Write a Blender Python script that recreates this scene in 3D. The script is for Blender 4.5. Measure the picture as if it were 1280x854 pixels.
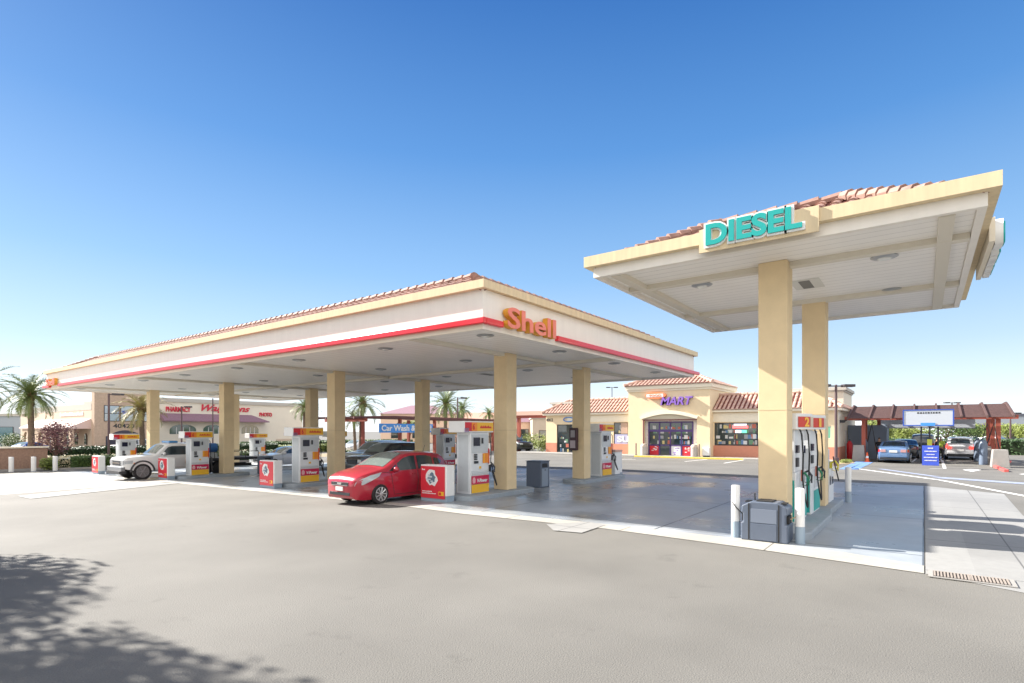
import bpy, bmesh, math, random
from math import sin, cos, pi, radians, sqrt, atan2
from mathutils import Vector, Matrix
random.seed(7)
S = bpy.context.scene
for o in list(bpy.data.objects): bpy.data.objects.remove(o)

# ------------------------------------------------------------------ camera
F, HZ, H = 695.0, 538.0, 2.2
cam = bpy.data.cameras.new('camera'); co = bpy.data.objects.new('camera', cam); S.collection.objects.link(co)
cam.sensor_width = 36; cam.lens = 36*F/1280; cam.shift_y = (HZ-427)/1280
cam.clip_end = 4000; cam.clip_start = .05
co.location = (0, 0, H); co.rotation_euler = (pi/2, 0, atan2(.5954, .8034)-pi/2)
S.camera = co
# ------------------------------------------------------------------ light
SUN = Vector((-.29, 1.5, 1.0)).normalized()
sl = bpy.data.lights.new('sun', 'SUN'); sl.energy = 4.0; sl.angle = radians(.55); sl.color = (1, .94, .85)
so = bpy.data.objects.new('sun', sl); S.collection.objects.link(so)
so.rotation_euler = SUN.to_track_quat('Z', 'Y').to_euler()
W = bpy.data.worlds.new('World'); S.world = W; W.use_nodes = True
nt = W.node_tree; nt.nodes.clear()
sky = nt.nodes.new('ShaderNodeTexSky'); sky.sky_type = 'NISHITA'; sky.sun_disc = False
sky.sun_elevation = math.asin(SUN.z); sky.sun_rotation = atan2(SUN.x, SUN.y)
sky.altitude = 0; sky.air_density = 1.0; sky.dust_density = .3; sky.ozone_density = 2.0
SKYS = .14; EXPO = 1.8
tc = nt.nodes.new('ShaderNodeTexCoord'); sx = nt.nodes.new('ShaderNodeSeparateXYZ'); nt.links.new(tc.outputs['Generated'], sx.inputs[0])
rp = nt.nodes.new('ShaderNodeValToRGB'); nt.links.new(sx.outputs[2], rp.inputs[0])
def lin(c): return tuple(((v/255+.055)/1.055)**2.4 if v > 10 else v/255/12.92 for v in c)
stops = [(0.0, (236, 244, 252)), (.05, (226, 239, 252)), (.13, (196, 224, 250)), (.26, (144, 192, 240)), (.44, (84, 148, 218)), (.62, (38, 108, 188)), (1.0, (16, 78, 160))]
el = rp.color_ramp.elements
el[0].position = 0; el[0].color = (*lin(stops[0][1]), 1); el[1].position = 1; el[1].color = (*lin(stops[-1][1]), 1)
for p_, c_ in stops[1:-1]:
    e_ = el.new(p_); kk = {.05: 1.12, .13: 1.0}.get(p_, 1); e_.color = (*[v*kk for v in lin(c_)], 1)
el[0].color = (*[v*1.3 for v in lin(stops[0][1])], 1)
vs = nt.nodes.new('ShaderNodeVectorMath'); vs.operation = 'SCALE'; vs.inputs['Scale'].default_value = 1/(SKYS*2**EXPO); nt.links.new(rp.outputs[0], vs.inputs[0])
mxs = nt.nodes.new('ShaderNodeMix'); mxs.data_type = 'RGBA'; mxs.inputs[0].default_value = .07
nt.links.new(vs.outputs[0], mxs.inputs[6]); nt.links.new(sky.outputs[0], mxs.inputs[7])
bg = nt.nodes.new('ShaderNodeBackground'); bg.inputs[1].default_value = SKYS
wo = nt.nodes.new('ShaderNodeOutputWorld')
# bright cloud added in the unseen sky behind the camera to lift the shade
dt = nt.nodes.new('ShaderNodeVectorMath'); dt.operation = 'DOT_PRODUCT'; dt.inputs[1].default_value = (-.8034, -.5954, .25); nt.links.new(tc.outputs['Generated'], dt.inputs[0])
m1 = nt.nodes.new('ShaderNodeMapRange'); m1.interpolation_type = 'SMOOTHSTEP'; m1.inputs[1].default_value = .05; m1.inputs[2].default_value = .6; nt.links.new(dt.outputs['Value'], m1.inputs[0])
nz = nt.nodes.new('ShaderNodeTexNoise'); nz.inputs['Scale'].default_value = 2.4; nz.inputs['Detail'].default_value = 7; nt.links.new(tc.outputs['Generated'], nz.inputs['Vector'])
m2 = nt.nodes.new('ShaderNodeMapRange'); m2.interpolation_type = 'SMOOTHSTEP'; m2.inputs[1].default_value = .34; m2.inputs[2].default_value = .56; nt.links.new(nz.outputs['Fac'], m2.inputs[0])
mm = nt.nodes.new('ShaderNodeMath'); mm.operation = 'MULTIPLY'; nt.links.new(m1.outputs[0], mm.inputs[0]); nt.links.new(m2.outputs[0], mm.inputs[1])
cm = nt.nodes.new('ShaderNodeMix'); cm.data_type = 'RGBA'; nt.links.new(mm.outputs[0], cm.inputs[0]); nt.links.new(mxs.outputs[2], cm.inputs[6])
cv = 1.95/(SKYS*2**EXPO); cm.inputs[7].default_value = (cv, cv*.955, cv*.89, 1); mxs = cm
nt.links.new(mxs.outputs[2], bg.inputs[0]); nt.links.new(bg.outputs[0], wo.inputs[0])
S.view_settings.view_transform = 'Standard'; S.view_settings.look = 'None'
S.view_settings.exposure = EXPO; S.view_settings.gamma = 1; S.view_settings.use_curve_mapping = False
S.render.engine = 'CYCLES'

# ------------------------------------------------------------------ terrain height and placing helpers
def cl(v, a, b): return max(a, min(b, v))
def g(X, Y): return -0.018*cl(Y-11.5-max(0, X-24), 0, 33)
def G(px, py, dz=0):
    z = 0
    for i in range(60):
        d = F*(H-z)/(py-HZ); r = (px-640)/F*d
        X = .5954*r+.8034*d; Y = -.8034*r+.5954*d
        z = .5*z+.5*(g(X, Y)+dz)
    return (X, Y)
def far(px, d):                      # plan position on the bearing of a picture column, d metres ahead
    r = (px-640)/F*d
    return (.5954*r+.8034*d, -.8034*r+.5954*d)
CAMYAW = atan2(.5954, .8034)

# ------------------------------------------------------------------ materials
MATS = {}
def M(name, col, rough=.6, metal=0, noise=0, nscale=8, bump=0, bscale=60, spec=.5, coat=0, emit=0, streak=0, stretch=None):
    if name in MATS: return MATS[name]
    m = bpy.data.materials.new(name); m.use_nodes = True; MATS[name] = m
    t = m.node_tree; b = t.nodes['Principled BSDF']
    b.inputs['Base Color'].default_value = (*col, 1); b.inputs['Roughness'].default_value = rough
    b.inputs['Metallic'].default_value = metal; b.inputs['Specular IOR Level'].default_value = spec
    if coat: b.inputs['Coat Weight'].default_value = coat; b.inputs['Coat Roughness'].default_value = .04
    if emit:
        b.inputs['Emission Color'].default_value = (*col, 1); b.inputs['Emission Strength'].default_value = emit
    if noise or bump or streak:
        tc = t.nodes.new('ShaderNodeTexCoord'); src = tc.outputs['Object']
        if stretch:
            mp = t.nodes.new('ShaderNodeMapping'); mp.inputs['Scale'].default_value = stretch
            t.links.new(src, mp.inputs[0]); src = mp.outputs[0]
    if noise:
        n = t.nodes.new('ShaderNodeTexNoise'); n.inputs['Scale'].default_value = nscale; n.inputs['Detail'].default_value = 6
        n.inputs['Roughness'].default_value = .62
        t.links.new(src, n.inputs['Vector'])
        mr = t.nodes.new('ShaderNodeMapRange'); mr.inputs[1].default_value = .3; mr.inputs[2].default_value = .7
        mr.inputs[3].default_value = 1-noise; mr.inputs[4].default_value = 1+noise
        t.links.new(n.outputs['Fac'], mr.inputs[0])
        mx = t.nodes.new('ShaderNodeVectorMath'); mx.operation = 'SCALE'; mx.inputs[0].default_value = col
        t.links.new(mr.outputs[0], mx.inputs['Scale']); t.links.new(mx.outputs[0], b.inputs['Base Color'])
    if bump:
        n2 = t.nodes.new('ShaderNodeTexNoise'); n2.inputs['Scale'].default_value = bscale; n2.inputs['Detail'].default_value = 4
        t.links.new(src, n2.inputs['Vector'])
        bp = t.nodes.new('ShaderNodeBump'); bp.inputs['Strength'].default_value = bump; bp.inputs['Distance'].default_value = .02
        t.links.new(n2.outputs['Fac'], bp.inputs['Height']); t.links.new(bp.outputs[0], b.inputs['Normal'])
    return m
def nd(t, typ, **kw):
    n = t.nodes.new(typ)
    for k, v in kw.items(): setattr(n, k, v)
    return n
def math_(t, op, a, b=None, c=None):
    n = nd(t, 'ShaderNodeMath', operation=op)
    for i, v in enumerate((a, b, c)):
        if v is None: continue
        if isinstance(v, (int, float)): n.inputs[i].default_value = v
        else: t.links.new(v, n.inputs[i])
    return n.outputs[0]
def grid_lines(t, coord, period, width, offset=0):     # 1 on the line, 0 elsewhere
    a = math_(t, 'ADD', coord, -offset); a = math_(t, 'DIVIDE', a, period); a = math_(t, 'FRACT', a)
    a = math_(t, 'SUBTRACT', a, .5); a = math_(t, 'ABSOLUTE', a)
    return math_(t, 'GREATER_THAN', a, .5-width/period/2)
def lined(name, col, line_col, axes, rough=.5, noise=.05, nscale=3, big=0, gloss_noise=0, bump=.0):
    """surface with joint lines; axes = [(0|1|2, period, width, offset)]"""
    m = M(name, col, rough, noise=noise, nscale=nscale, bump=bump)
    t = m.node_tree; b = t.nodes['Principled BSDF']
    tc = nd(t, "ShaderNodeTexCoord"); sp = nd(t, 'ShaderNodeSeparateXYZ'); t.links.new(tc.outputs['Object'], sp.inputs[0])
    if name in ('weathered_asphalt', 'sealed_concrete'):      # sparse dark oil stains and paler scuffs
        n5 = nd(t, 'ShaderNodeTexNoise'); n5.inputs['Scale'].default_value = .9; n5.inputs['Detail'].default_value = 7; n5.inputs['Roughness'].default_value = .7; t.links.new(tc.outputs['Object'], n5.inputs['Vector'])
        m5 = nd(t, 'ShaderNodeMapRange'); m5.inputs[1].default_value = .60; m5.inputs[2].default_value = .74; m5.inputs[3].default_value = 1; m5.inputs[4].default_value = .72; t.links.new(n5.outputs['Fac'], m5.inputs[0])
        stain = m5.outputs[0]
    else: stain = None
    f = None
    for ax, per, wid, off in axes:
        l = grid_lines(t, sp.outputs[ax], per, wid, off)
        f = l if f is None else math_(t, 'MAXIMUM', f, l)
    src = b.inputs['Base Color'].links[0].from_socket
    if stain is not None:
        vs_ = nd(t, 'ShaderNodeVectorMath', operation='SCALE'); t.links.new(src, vs_.inputs[0]); t.links.new(stain, vs_.inputs['Scale']); src = vs_.outputs[0]
    if len(axes) == 2 and name != 'weathered_asphalt':
        ce = []
        for ax, per, wid, off in axes:
            c_ = math_(t, 'FLOOR', math_(t, 'ADD', math_(t, 'DIVIDE', math_(t, 'ADD', sp.outputs[ax], -off), per), .5)); ce.append(c_)
        cx = nd(t, 'ShaderNodeCombineXYZ'); t.links.new(ce[0], cx.inputs[0]); t.links.new(ce[1], cx.inputs[1])
        wn = nd(t, 'ShaderNodeTexWhiteNoise'); t.links.new(cx.outputs[0], wn.inputs['Vector'])
        mr0 = nd(t, 'ShaderNodeMapRange'); mr0.inputs[3].default_value = .9; mr0.inputs[4].default_value = 1.1; t.links.new(wn.outputs['Value'], mr0.inputs[0])
        vm0 = nd(t, 'ShaderNodeVectorMath', operation='SCALE'); t.links.new(src, vm0.inputs[0]); t.links.new(mr0.outputs[0], vm0.inputs['Scale']); src = vm0.outputs[0]
    if big:
        n = nd(t, 'ShaderNodeTexNoise'); n.inputs['Scale'].default_value = .35; n.inputs['Detail'].default_value = 5
        t.links.new(tc.outputs['Object'], n.inputs['Vector'])
        mr = nd(t, 'ShaderNodeMapRange'); mr.inputs[1].default_value = .35; mr.inputs[2].default_value = .68
        mr.inputs[3].default_value = 1-big; mr.inputs[4].default_value = 1+big
        t.links.new(n.outputs['Fac'], mr.inputs[0])
        vm = nd(t, 'ShaderNodeVectorMath', operation='SCALE'); t.links.new(src, vm.inputs[0]); t.links.new(mr.outputs[0], vm.inputs['Scale'])
        src = vm.outputs[0]
        if gloss_noise:
            m2 = nd(t, 'ShaderNodeMapRange'); m2.inputs[1].default_value = .4; m2.inputs[2].default_value = .65
            m2.inputs[3].default_value = rough-gloss_noise; m2.inputs[4].default_value = rough+gloss_noise
            t.links.new(n.outputs['Fac'], m2.inputs[0]); t.links.new(m2.outputs[0], b.inputs['Roughness'])
    mix = nd(t, 'ShaderNodeMix', data_type='RGBA'); t.links.new(f, mix.inputs[0]); t.links.new(src, mix.inputs[6])
    mix.inputs[7].default_value = (*line_col, 1)
    t.links.new(mix.outputs[2], b.inputs['Base Color'])
    return m
def glassy(name, col=(.03, .045, .05), rough=.03):
    return M(name, col, rough, spec=.9, coat=.6)

asphalt = lined('weathered_asphalt', (.152, .147, .135), (.152, .147, .135), [(0, 900, .001, 400)], rough=.85, noise=.20, nscale=75, big=.12, bump=.4)
slabm = lined('sealed_concrete', (.315, .34, .365), (.10, .108, .12), [(0, 4.95, .05, 12.1), (1, 4.8, .05, 0)], rough=.42, noise=.08, nscale=2.2, big=.34, gloss_noise=.16)
concr = lined('light_concrete', (.285, .285, .28), (.12, .12, .12), [(0, 3.1, .03, 10.9), (1, 1.28, .025, 0)], rough=.7, noise=.06, nscale=5, big=.08)
gutterm = lined('gutter_concrete', (.38, .365, .33), (.15, .14, .13), [(1, 3.0, .03, 2.35)], rough=.75, noise=.08, nscale=6, big=.1)
concf = M('plain_concrete', (.31, .30, .285), .8, noise=.08, nscale=3)
curbm = M('island_curb_concrete', (.30, .34, .38), .7, noise=.1, nscale=6)
stucco_y = M('yellow_stucco', (.76, .60, .37), .85, noise=.06, nscale=2.2, bump=.25, bscale=90)
stucco_c = M('cream_stucco', (.78, .71, .58), .8, noise=.03, nscale=4)
mart_y = M('mart_yellow_stucco', (.78, .63, .42), .85, noise=.04, nscale=2, bump=.2, bscale=50)
trim_t = M('tan_cornice', (.70, .57, .37), .8, noise=.10, nscale=2.5, stretch=(3, 3, .4))
fasc_w = M('white_fascia_panel', (.84, .80, .73), .5, noise=.035, nscale=2, stretch=(2, 2, .35))
soffm = lined('white_soffit_panels', (.90, .87, .82), (.55, .53, .49), [(0, .305, .018, 0)], rough=.42, noise=.03, nscale=1.2)
white = M('white_paint', (.78, .78, .77), .5, noise=.03, nscale=5)
offw = M('pump_white_enamel', (.74, .76, .78), .35, noise=.02, nscale=3)
greyp = M('pump_grey_panel', (.55, .58, .60), .4, noise=.03)
red = M('signal_red', (.62, .015, .03), .4); redl = M('red_light_bar', (.72, .02, .035), .3, coat=.3)
yellow = M('signal_yellow', (.85, .48, .03), .4); orange = M('warm_orange', (.85, .26, .02), .4)
magenta = M('crimson_band', (.55, .01, .07), .4)
black = M('black_rubber', (.015, .015, .017), .6); dark = M('dark_plastic', (.03, .033, .04), .45)
screenm = M('dark_display', (.008, .01, .03), .15)
teal = M('teal_letter', (.0, .36, .34), .35); tealp = M('teal_panel', (.02, .38, .34), .5)
blue = M('blue_paint', (.03, .09, .42), .5); bluel = M('bright_blue_banner', (.06, .28, .72), .5)
purple = M('purple_paint', (.26, .13, .55), .5)
tile_t = M('clay_tile', (.32, .19, .155), .75, noise=.4, nscale=2.2)
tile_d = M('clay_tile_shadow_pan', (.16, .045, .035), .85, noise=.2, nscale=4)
tile_p = M('pale_clay_tile', (.56, .37, .30), .75, noise=.2, nscale=2.5)
steel = M('galvanised_steel', (.5, .51, .52), .4, metal=.7)
bronze = M('dark_bronze_metal', (.07, .06, .065), .5, metal=.3)
grey_pl = M('slate_grey_plastic', (.10, .125, .175), .42, noise=.04)
salmon = M('salmon_stucco', (.56, .24, .16), .85, noise=.05, nscale=4)
redwood = M('red_stained_wood', (.30, .07, .05), .75, noise=.15, nscale=5, stretch=(1, 1, 4))
redpost = M('red_painted_post', (.36, .085, .055), .6, noise=.06)
brown_w = M('brown_trellis_wood', (.095, .052, .047), .8, noise=.25, nscale=6)
brick = M('brown_split_face_block', (.30, .19, .14), .9, noise=.22, nscale=9, bump=.4, bscale=20)
beige = M('beige_stucco', (.60, .49, .38), .9, noise=.04, nscale=1)
beige_d = M('tan_stone_cladding', (.52, .38, .28), .9, noise=.12, nscale=4)
cream_b = M('cream_store_stucco', (.78, .72, .60), .9, noise=.03, nscale=.8)
purp_t = M('mauve_roof_tile', (.27, .16, .2), .85, noise=.15, nscale=6)
glass_d = glassy('dark_window_glass'); glass_g = glassy('green_tinted_glass', (.05, .10, .09), .04)
glass_b = glassy('pale_sky_glass', (.35, .45, .52), .08)
chrome = M('polished_metal', (.75, .75, .76), .15, metal=1)
skin = M('skin_tone', (.42, .24, .16), .6); hair = M('dark_hair', (.02, .014, .01), .7)
leafg = M('green_leaf', (.075, .13, .03), .6, noise=.35, nscale=4); leafd = M('dark_green_leaf', (.03, .07, .02), .6, noise=.3, nscale=4)
leafy = M('yellow_green_leaf', (.17, .21, .04), .6, noise=.3, nscale=4)
leafp = M('plum_leaf', (.17, .07, .07), .6, noise=.4, nscale=5); palml = M('palm_leaf', (.17, .22, .07), .55, noise=.3, nscale=3)
palmy = M('palm_leaf_dry', (.30, .26, .09), .6, noise=.3, nscale=3)
bark = M('grey_brown_bark', (.16, .115, .085), .9, noise=.3, nscale=12, bump=.6, bscale=15)
mulch = M('planter_mulch', (.30, .24, .15), .95, noise=.4, nscale=14)
flower = M('pale_blossom', (.65, .58, .38), .7, noise=.3, nscale=9)

# ------------------------------------------------------------------ mesh building
class MB:
    def __init__(s): s.st = []; s.v = []; s.f = []; s.mi = []; s.cur = 0
    def add(s, vs, fs):
        s.st.append((len(s.v), len(s.f))); n = len(s.v); s.v += [tuple(v) for v in vs]
        for f in fs: s.f.append(tuple(i+n for i in f)); s.mi.append(s.cur)
        return s
    def box(s, x0, x1, y0, y1, z0, z1):
        return s.add([(x0,y0,z0),(x1,y0,z0),(x1,y1,z0),(x0,y1,z0),(x0,y0,z1),(x1,y0,z1),(x1,y1,z1),(x0,y1,z1)],
                     [(3,2,1,0),(4,5,6,7),(0,1,5,4),(1,2,6,5),(2,3,7,6),(3,0,4,7)])
    def cbox(s, c, d): return s.box(c[0]-d[0]/2, c[0]+d[0]/2, c[1]-d[1]/2, c[1]+d[1]/2, c[2]-d[2]/2, c[2]+d[2]/2)
    def lathe(s, prof, c=(0,0,0), n=16, axis='z', cap=True):
        vs = []; fs = []
        for (r, h) in prof:
            for k in range(n):
                a = 2*pi*k/n; p = (r*cos(a), r*sin(a), h)
                if axis == 'y': p = (p[0], p[2], p[1])
                if axis == 'x': p = (p[2], p[0], p[1])
                vs.append((p[0]+c[0], p[1]+c[1], p[2]+c[2]))
        for i in range(len(prof)-1):
            for k in range(n):
                a, b = i*n+k, i*n+(k+1) % n
                fs.append((a, b, b+n, a+n))
        if cap:
            fs.append(tuple(range(n))[::-1]); fs.append(tuple((len(prof)-1)*n+k for k in range(n)))
        return s.add(vs, fs)
    def cyl(s, c, r, h, n=16, axis='z'): return s.lathe([(r, 0), (r, h)], c, n, axis)
    def tube(s, pts, r, n=8, cap=True):
        pts = [Vector(p) for p in pts]; rr = r if isinstance(r, (list, tuple)) else [r]*len(pts)
        vs = []; fs = []
        up = Vector((0, 0, 1))
        for i, p in enumerate(pts):
            d = (pts[min(i+1, len(pts)-1)]-pts[max(i-1, 0)]).normalized()
            a = d.cross(up)
            if a.length < .05: a = d.cross(Vector((1, 0, 0)))
            a.normalize(); b = a.cross(d)
            for k in range(n):
                t = 2*pi*k/n; vs.append(p+(a*cos(t)+b*sin(t))*rr[i])
        for i in range(len(pts)-1):
            for k in range(n):
                q = (k+1) % n; fs.append((i*n+k, i*n+q, (i+1)*n+q, (i+1)*n+k))
        if cap: fs.append(tuple(range(n))[::-1]); fs.append(tuple((len(pts)-1)*n+k for k in range(n)))
        return s.add(vs, fs)
    def prism(s, poly, a, b, axis='y'):     # poly in the two other axes, extruded a..b along axis
        def P(u, w, t): return {'y': (u, t, w), 'x': (t, u, w), 'z': (u, w, t)}[axis]
        n = len(poly)
        vs = [P(u, w, a) for u, w in poly]+[P(u, w, b) for u, w in poly]
        fs = [tuple(range(n)), tuple(range(n, 2*n))[::-1]]+[(i, i+n, (i+1) % n+n, (i+1) % n) for i in range(n)]
        return s.add(vs, fs)
    def quad(s, *p): return s.add(p, [tuple(range(len(p)))])
    def parts(s, name, mat, parent=None, **k):
        for i, (v0, f0) in enumerate(s.st):
            v1, f1 = s.st[i+1] if i+1 < len(s.st) else (len(s.v), len(s.f))
            m = MB(); m.add(s.v[v0:v1], [tuple(j-v0 for j in f) for f in s.f[f0:f1]]); m.build(name, mat, parent, **k)
    def build(s, name, mat, parent=None, smooth=False, bevel=0, loc=None, fix=True):
        me = bpy.data.meshes.new(name); me.from_pydata(s.v, [], s.f)
        ms = mat if isinstance(mat, (list, tuple)) else [mat]
        for m in ms: me.materials.append(m)
        if len(ms) > 1: me.polygons.foreach_set('material_index', s.mi)
        if fix:
            bm = bmesh.new(); bm.from_mesh(me); bmesh.ops.recalc_face_normals(bm, faces=bm.faces); bm.to_mesh(me); bm.free()
        if smooth:
            me.polygons.foreach_set('use_smooth', [True]*len(me.polygons)); me.set_sharp_from_angle(angle=radians(38))
        me.update()
        o = bpy.data.objects.new(name, me); S.collection.objects.link(o)
        if loc: o.location = loc
        if parent: o.parent = parent
        if bevel:
            md = o.modifiers.new('bevel', 'BEVEL'); md.width = bevel; md.segments = 2; md.limit_method = 'ANGLE'; md.angle_limit = radians(50)
        return o
def tag(o, label=None, cat=None, group=None, kind=None):
    if label: o['label'] = label
    if cat: o['category'] = cat
    if group: o['group'] = group
    if kind: o['kind'] = kind
    return o
def thing(name, label, cat, loc=(0, 0, 0), rz=0, group=None):
    o = bpy.data.objects.new(name, None); S.collection.objects.link(o); o.empty_display_size = .2
    o.location = loc; o.rotation_euler = (0, 0, rz)
    return tag(o, label, cat, group)
def kids(o): return [c for c in bpy.data.objects if c.parent == o]
def copy_tree(o, parent=None):
    c = o.copy(); S.collection.objects.link(c); c.parent = parent
    for ch in kids(o): copy_tree(ch, c)
    return c
def dup(o, loc, rz=0, label=None, group=None, scale=None):
    c = copy_tree(o); c.location = loc; c.rotation_euler = (0, 0, rz)
    if label: c['label'] = label
    if group: c['group'] = group
    if scale: c.scale = (scale,)*3 if isinstance(scale, (int, float)) else scale
    return c
def text(name, s, size, depth, mat, parent, width=None, bold=0, shear=0, loc=(0, 0, 0), face='-Y', height=None):
    """lettering as a mesh; lower-left corner at loc, reading towards +X (face -Y) or towards -Y (face -X)"""
    cu = bpy.data.curves.new(name, 'FONT'); cu.body = s; cu.size = size; cu.extrude = depth/2; cu.offset = bold; cu.shear = shear
    cu.resolution_u = 4
    t = bpy.data.objects.new(name, cu); S.collection.objects.link(t)
    bpy.context.view_layer.update()
    dg = bpy.context.evaluated_depsgraph_get(); me = bpy.data.meshes.new_from_object(t.evaluated_get(dg))
    bpy.data.objects.remove(t)
    xs = [v.co.x for v in me.vertices]; ys = [v.co.y for v in me.vertices]
    x0, x1, y0, y1 = min(xs), max(xs), min(ys), max(ys)
    sx = (width/(x1-x0)) if width else 1; sy = (height/(y1-y0)) if height else 1
    for v in me.vertices:
        x = (v.co.x-x0)*sx; y = (v.co.y-y0)*sy; z = v.co.z
        v.co = {'-Y': (x, -z, y), '-X': (-z, -x, y), '+Y': (-x, z, y)}[face]
        v.co += Vector(loc)
    me.materials.clear(); me.materials.append(mat)
    bm = bmesh.new(); bm.from_mesh(me); bmesh.ops.recalc_face_normals(bm, faces=bm.faces); bm.to_mesh(me); bm.free()
    o = bpy.data.objects.new(name, me); S.collection.objects.link(o); o.parent = parent
    return o
def sheet(name, poly, mat, dz, kind='structure', thick=0):
    """flat ground sheet following the terrain creases"""
    bm = bmesh.new(); vs = [bm.verts.new((x, y, 0)) for x, y in poly]; bm.faces.new(vs)
    for co_, no in (((24, 0, 0), (1, 0, 0)), ((0, 11.5, 0), (0, 1, 0)), ((0, 44.5, 0), (0, 1, 0)),
                    ((24, 11.5, 0), (1, -1, 0)), ((24, 44.5, 0), (1, -1, 0))):
        bmesh.ops.bisect_plane(bm, geom=bm.verts[:]+bm.edges[:]+bm.faces[:], plane_co=co_, plane_no=no, dist=1e-5)
    bmesh.ops.triangulate(bm, faces=bm.faces[:])
    for v in bm.verts: v.co.z = g(v.co.x, v.co.y)+dz
    bmesh.ops.recalc_face_normals(bm, faces=bm.faces)
    for f in bm.faces:
        if f.normal.z < 0: f.normal_flip()
    me = bpy.data.meshes.new(name); bm.to_mesh(me); bm.free(); me.materials.append(mat)
    o = bpy.data.objects.new(name, me); S.collection.objects.link(o)
    return tag(o, kind=kind)
def strip(a, b, w):      # quad outline of a painted line from a to b
    a = Vector(a); b = Vector(b); n = (b-a).normalized(); n = Vector((-n.y, n.x))*w/2
    return [tuple(a-n), tuple(b-n), tuple(b+n), tuple(a+n)]
# ================================================================== ground
sheet('ground', [(-900, -900), (900, -900), (900, 900), (-900, 900)], asphalt, 0)
INNER = [(11.2, 0), (11.56, 1.1), (11.78, 3), (11.72, 6.5), (11.5, 10.5), (11.7, 16.5), (12.05, 30), (12.1, 46)]
OUTER = [(10.6, 0), (10.75, 1.2), (10.95, 2.7), (11.2, 5.8), (10.95, 9.8), (11.25, 16), (11.7, 30), (11.8, 46)]
sheet('fuel_slab_pavement', INNER+[(27.3, 46), (27.3, 0)], slabm, .006)
sheet('gutter_pavement', INNER+OUTER[::-1], gutterm, .010)
sheet('side_apron_pavement', [(10.6, -.02), (27.3, -.02), G(1255, 617.8), G(1279, 645), (15.5, -4.2), (9.3, -4.6), (10.1, -1.2)], concr, .006)
sheet('repair_patch_pavement', [G(683, 656), G(692, 664), G(727, 667), G(757, 657), G(735, 653)], concr, .016)
sheet('left_apron_pavement', [G(-40, 622), G(192, 604.5), G(213, 602), (12.05, 46), (8, 47.6), (-6, 47.6)], concf, .005)
sheet('swale_pavement', [G(22, 620.5), G(38, 624), G(200, 607), G(230, 604), G(190, 604)], concr, .014)
sheet('parking_road', [(43.5, -60), (95, -60), (95, -1), (43.5, -1)], asphalt, .004)
# planter strip with kerb along the left boundary, kerb in front of the shop
def kerb(name, x0, x1, y0, y1, m=None, h=.13, zb=None):
    z = g((x0+x1)/2, (y0+y1)/2) if zb is None else zb
    b = MB(); b.box(x0, x1, y0, y1, z-.3, z+h)
    return tag(b.build(name, m or concf, bevel=.02), kind='structure')
yk = M('yellow_kerb_paint', (.72, .50, .08), .7, noise=.15, nscale=5)
kerb('kerb', -40, 12.4, 50.1, 50.3)
kerb('kerb', 12.4, 44, 48.6, 48.8)
kerb('kerb', 43.0, 43.2, 19.3, 32, concf, .12)
kerb('kerb', 43.0, 43.2, 10.7, 19.3, yk, .12)
kerb('kerb', 43.0, 43.2, 5.2, 10.7, concf, .12)
b = MB(); b.box(43.2, 50, 4.9, 32, -.2, .115); tag(b.build('shop_sidewalk', concf), kind='structure')
# painted markings
pw = M('road_marking_white', (.74, .74, .72), .7, noise=.12, nscale=7)
pb = M('road_marking_blue', (.14, .26, .55), .7, noise=.25, nscale=9)
pfb = M('faded_blue_marking', (.27, .31, .42), .8, noise=.2, nscale=6)
def mark(a, b_, w, m, dz=.012): return sheet('road_marking', strip(G(*a), G(*b_), w), m, dz)
mark((1068, 585.7), (1175, 600.5), .22, pw); mark((1174, 600.3), (1300, 624), .22, pw)
mark((1172, 597.2), (1290, 605.5), .9, pfb); mark((1100, 586.4), (1172, 596.3), .35, pfb)
mark((856, 577.3), (884, 574.5), .14, pw); mark((905, 579.3), (936, 574.3), .14, pw)
mark((795, 574.5), (775, 575), .14, pw); mark((720, 576), (790, 573.8), .12, pw)
mark((1055, 587), (1076, 577), .5, pb); mark((1066, 587), (1086, 578), .5, pb)
mark((1140, 578), (1149, 570.5), .13, pw); mark((1181, 586), (1176, 571), .16, pw)
mark((1162, 586.3), (1182, 586.3), .14, pw); mark((1228, 571), (1245, 582), .16, pw)
sheet('road_marking', [G(1203, 587.5), G(1215, 590), G(1227, 587.8), G(1215, 586.6)], pw, .012)
sheet('road_marking', [G(1273, 593), G(1290, 595), G(1290, 592)], pw, .012)
# drain grate in the gutter
t = thing('drain_grate', 'long slotted steel drain grate set in the gutter at the slab corner', 'drain', (10.62, -.55, .012))
b = MB(); b.box(-.24, .24, -.50, .50, 0, .012); b.build('frame', concf, t)
b = MB()
for i in range(22):
    y = -.42+i*.04; b.box(-.19, .19, y-.010, y+.010, .0135, .024)
b.box(-.19, .19, -.006, .006, .0135, .026); b.build('slats', M('grate_iron', (.30, .26, .23), .8), t)
b = MB(); b.box(-.2, .2, -.44, .44, .0122, .0132); b.build('pit', M('pit_shadow', (.10, .09, .085), .9), t)

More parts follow.
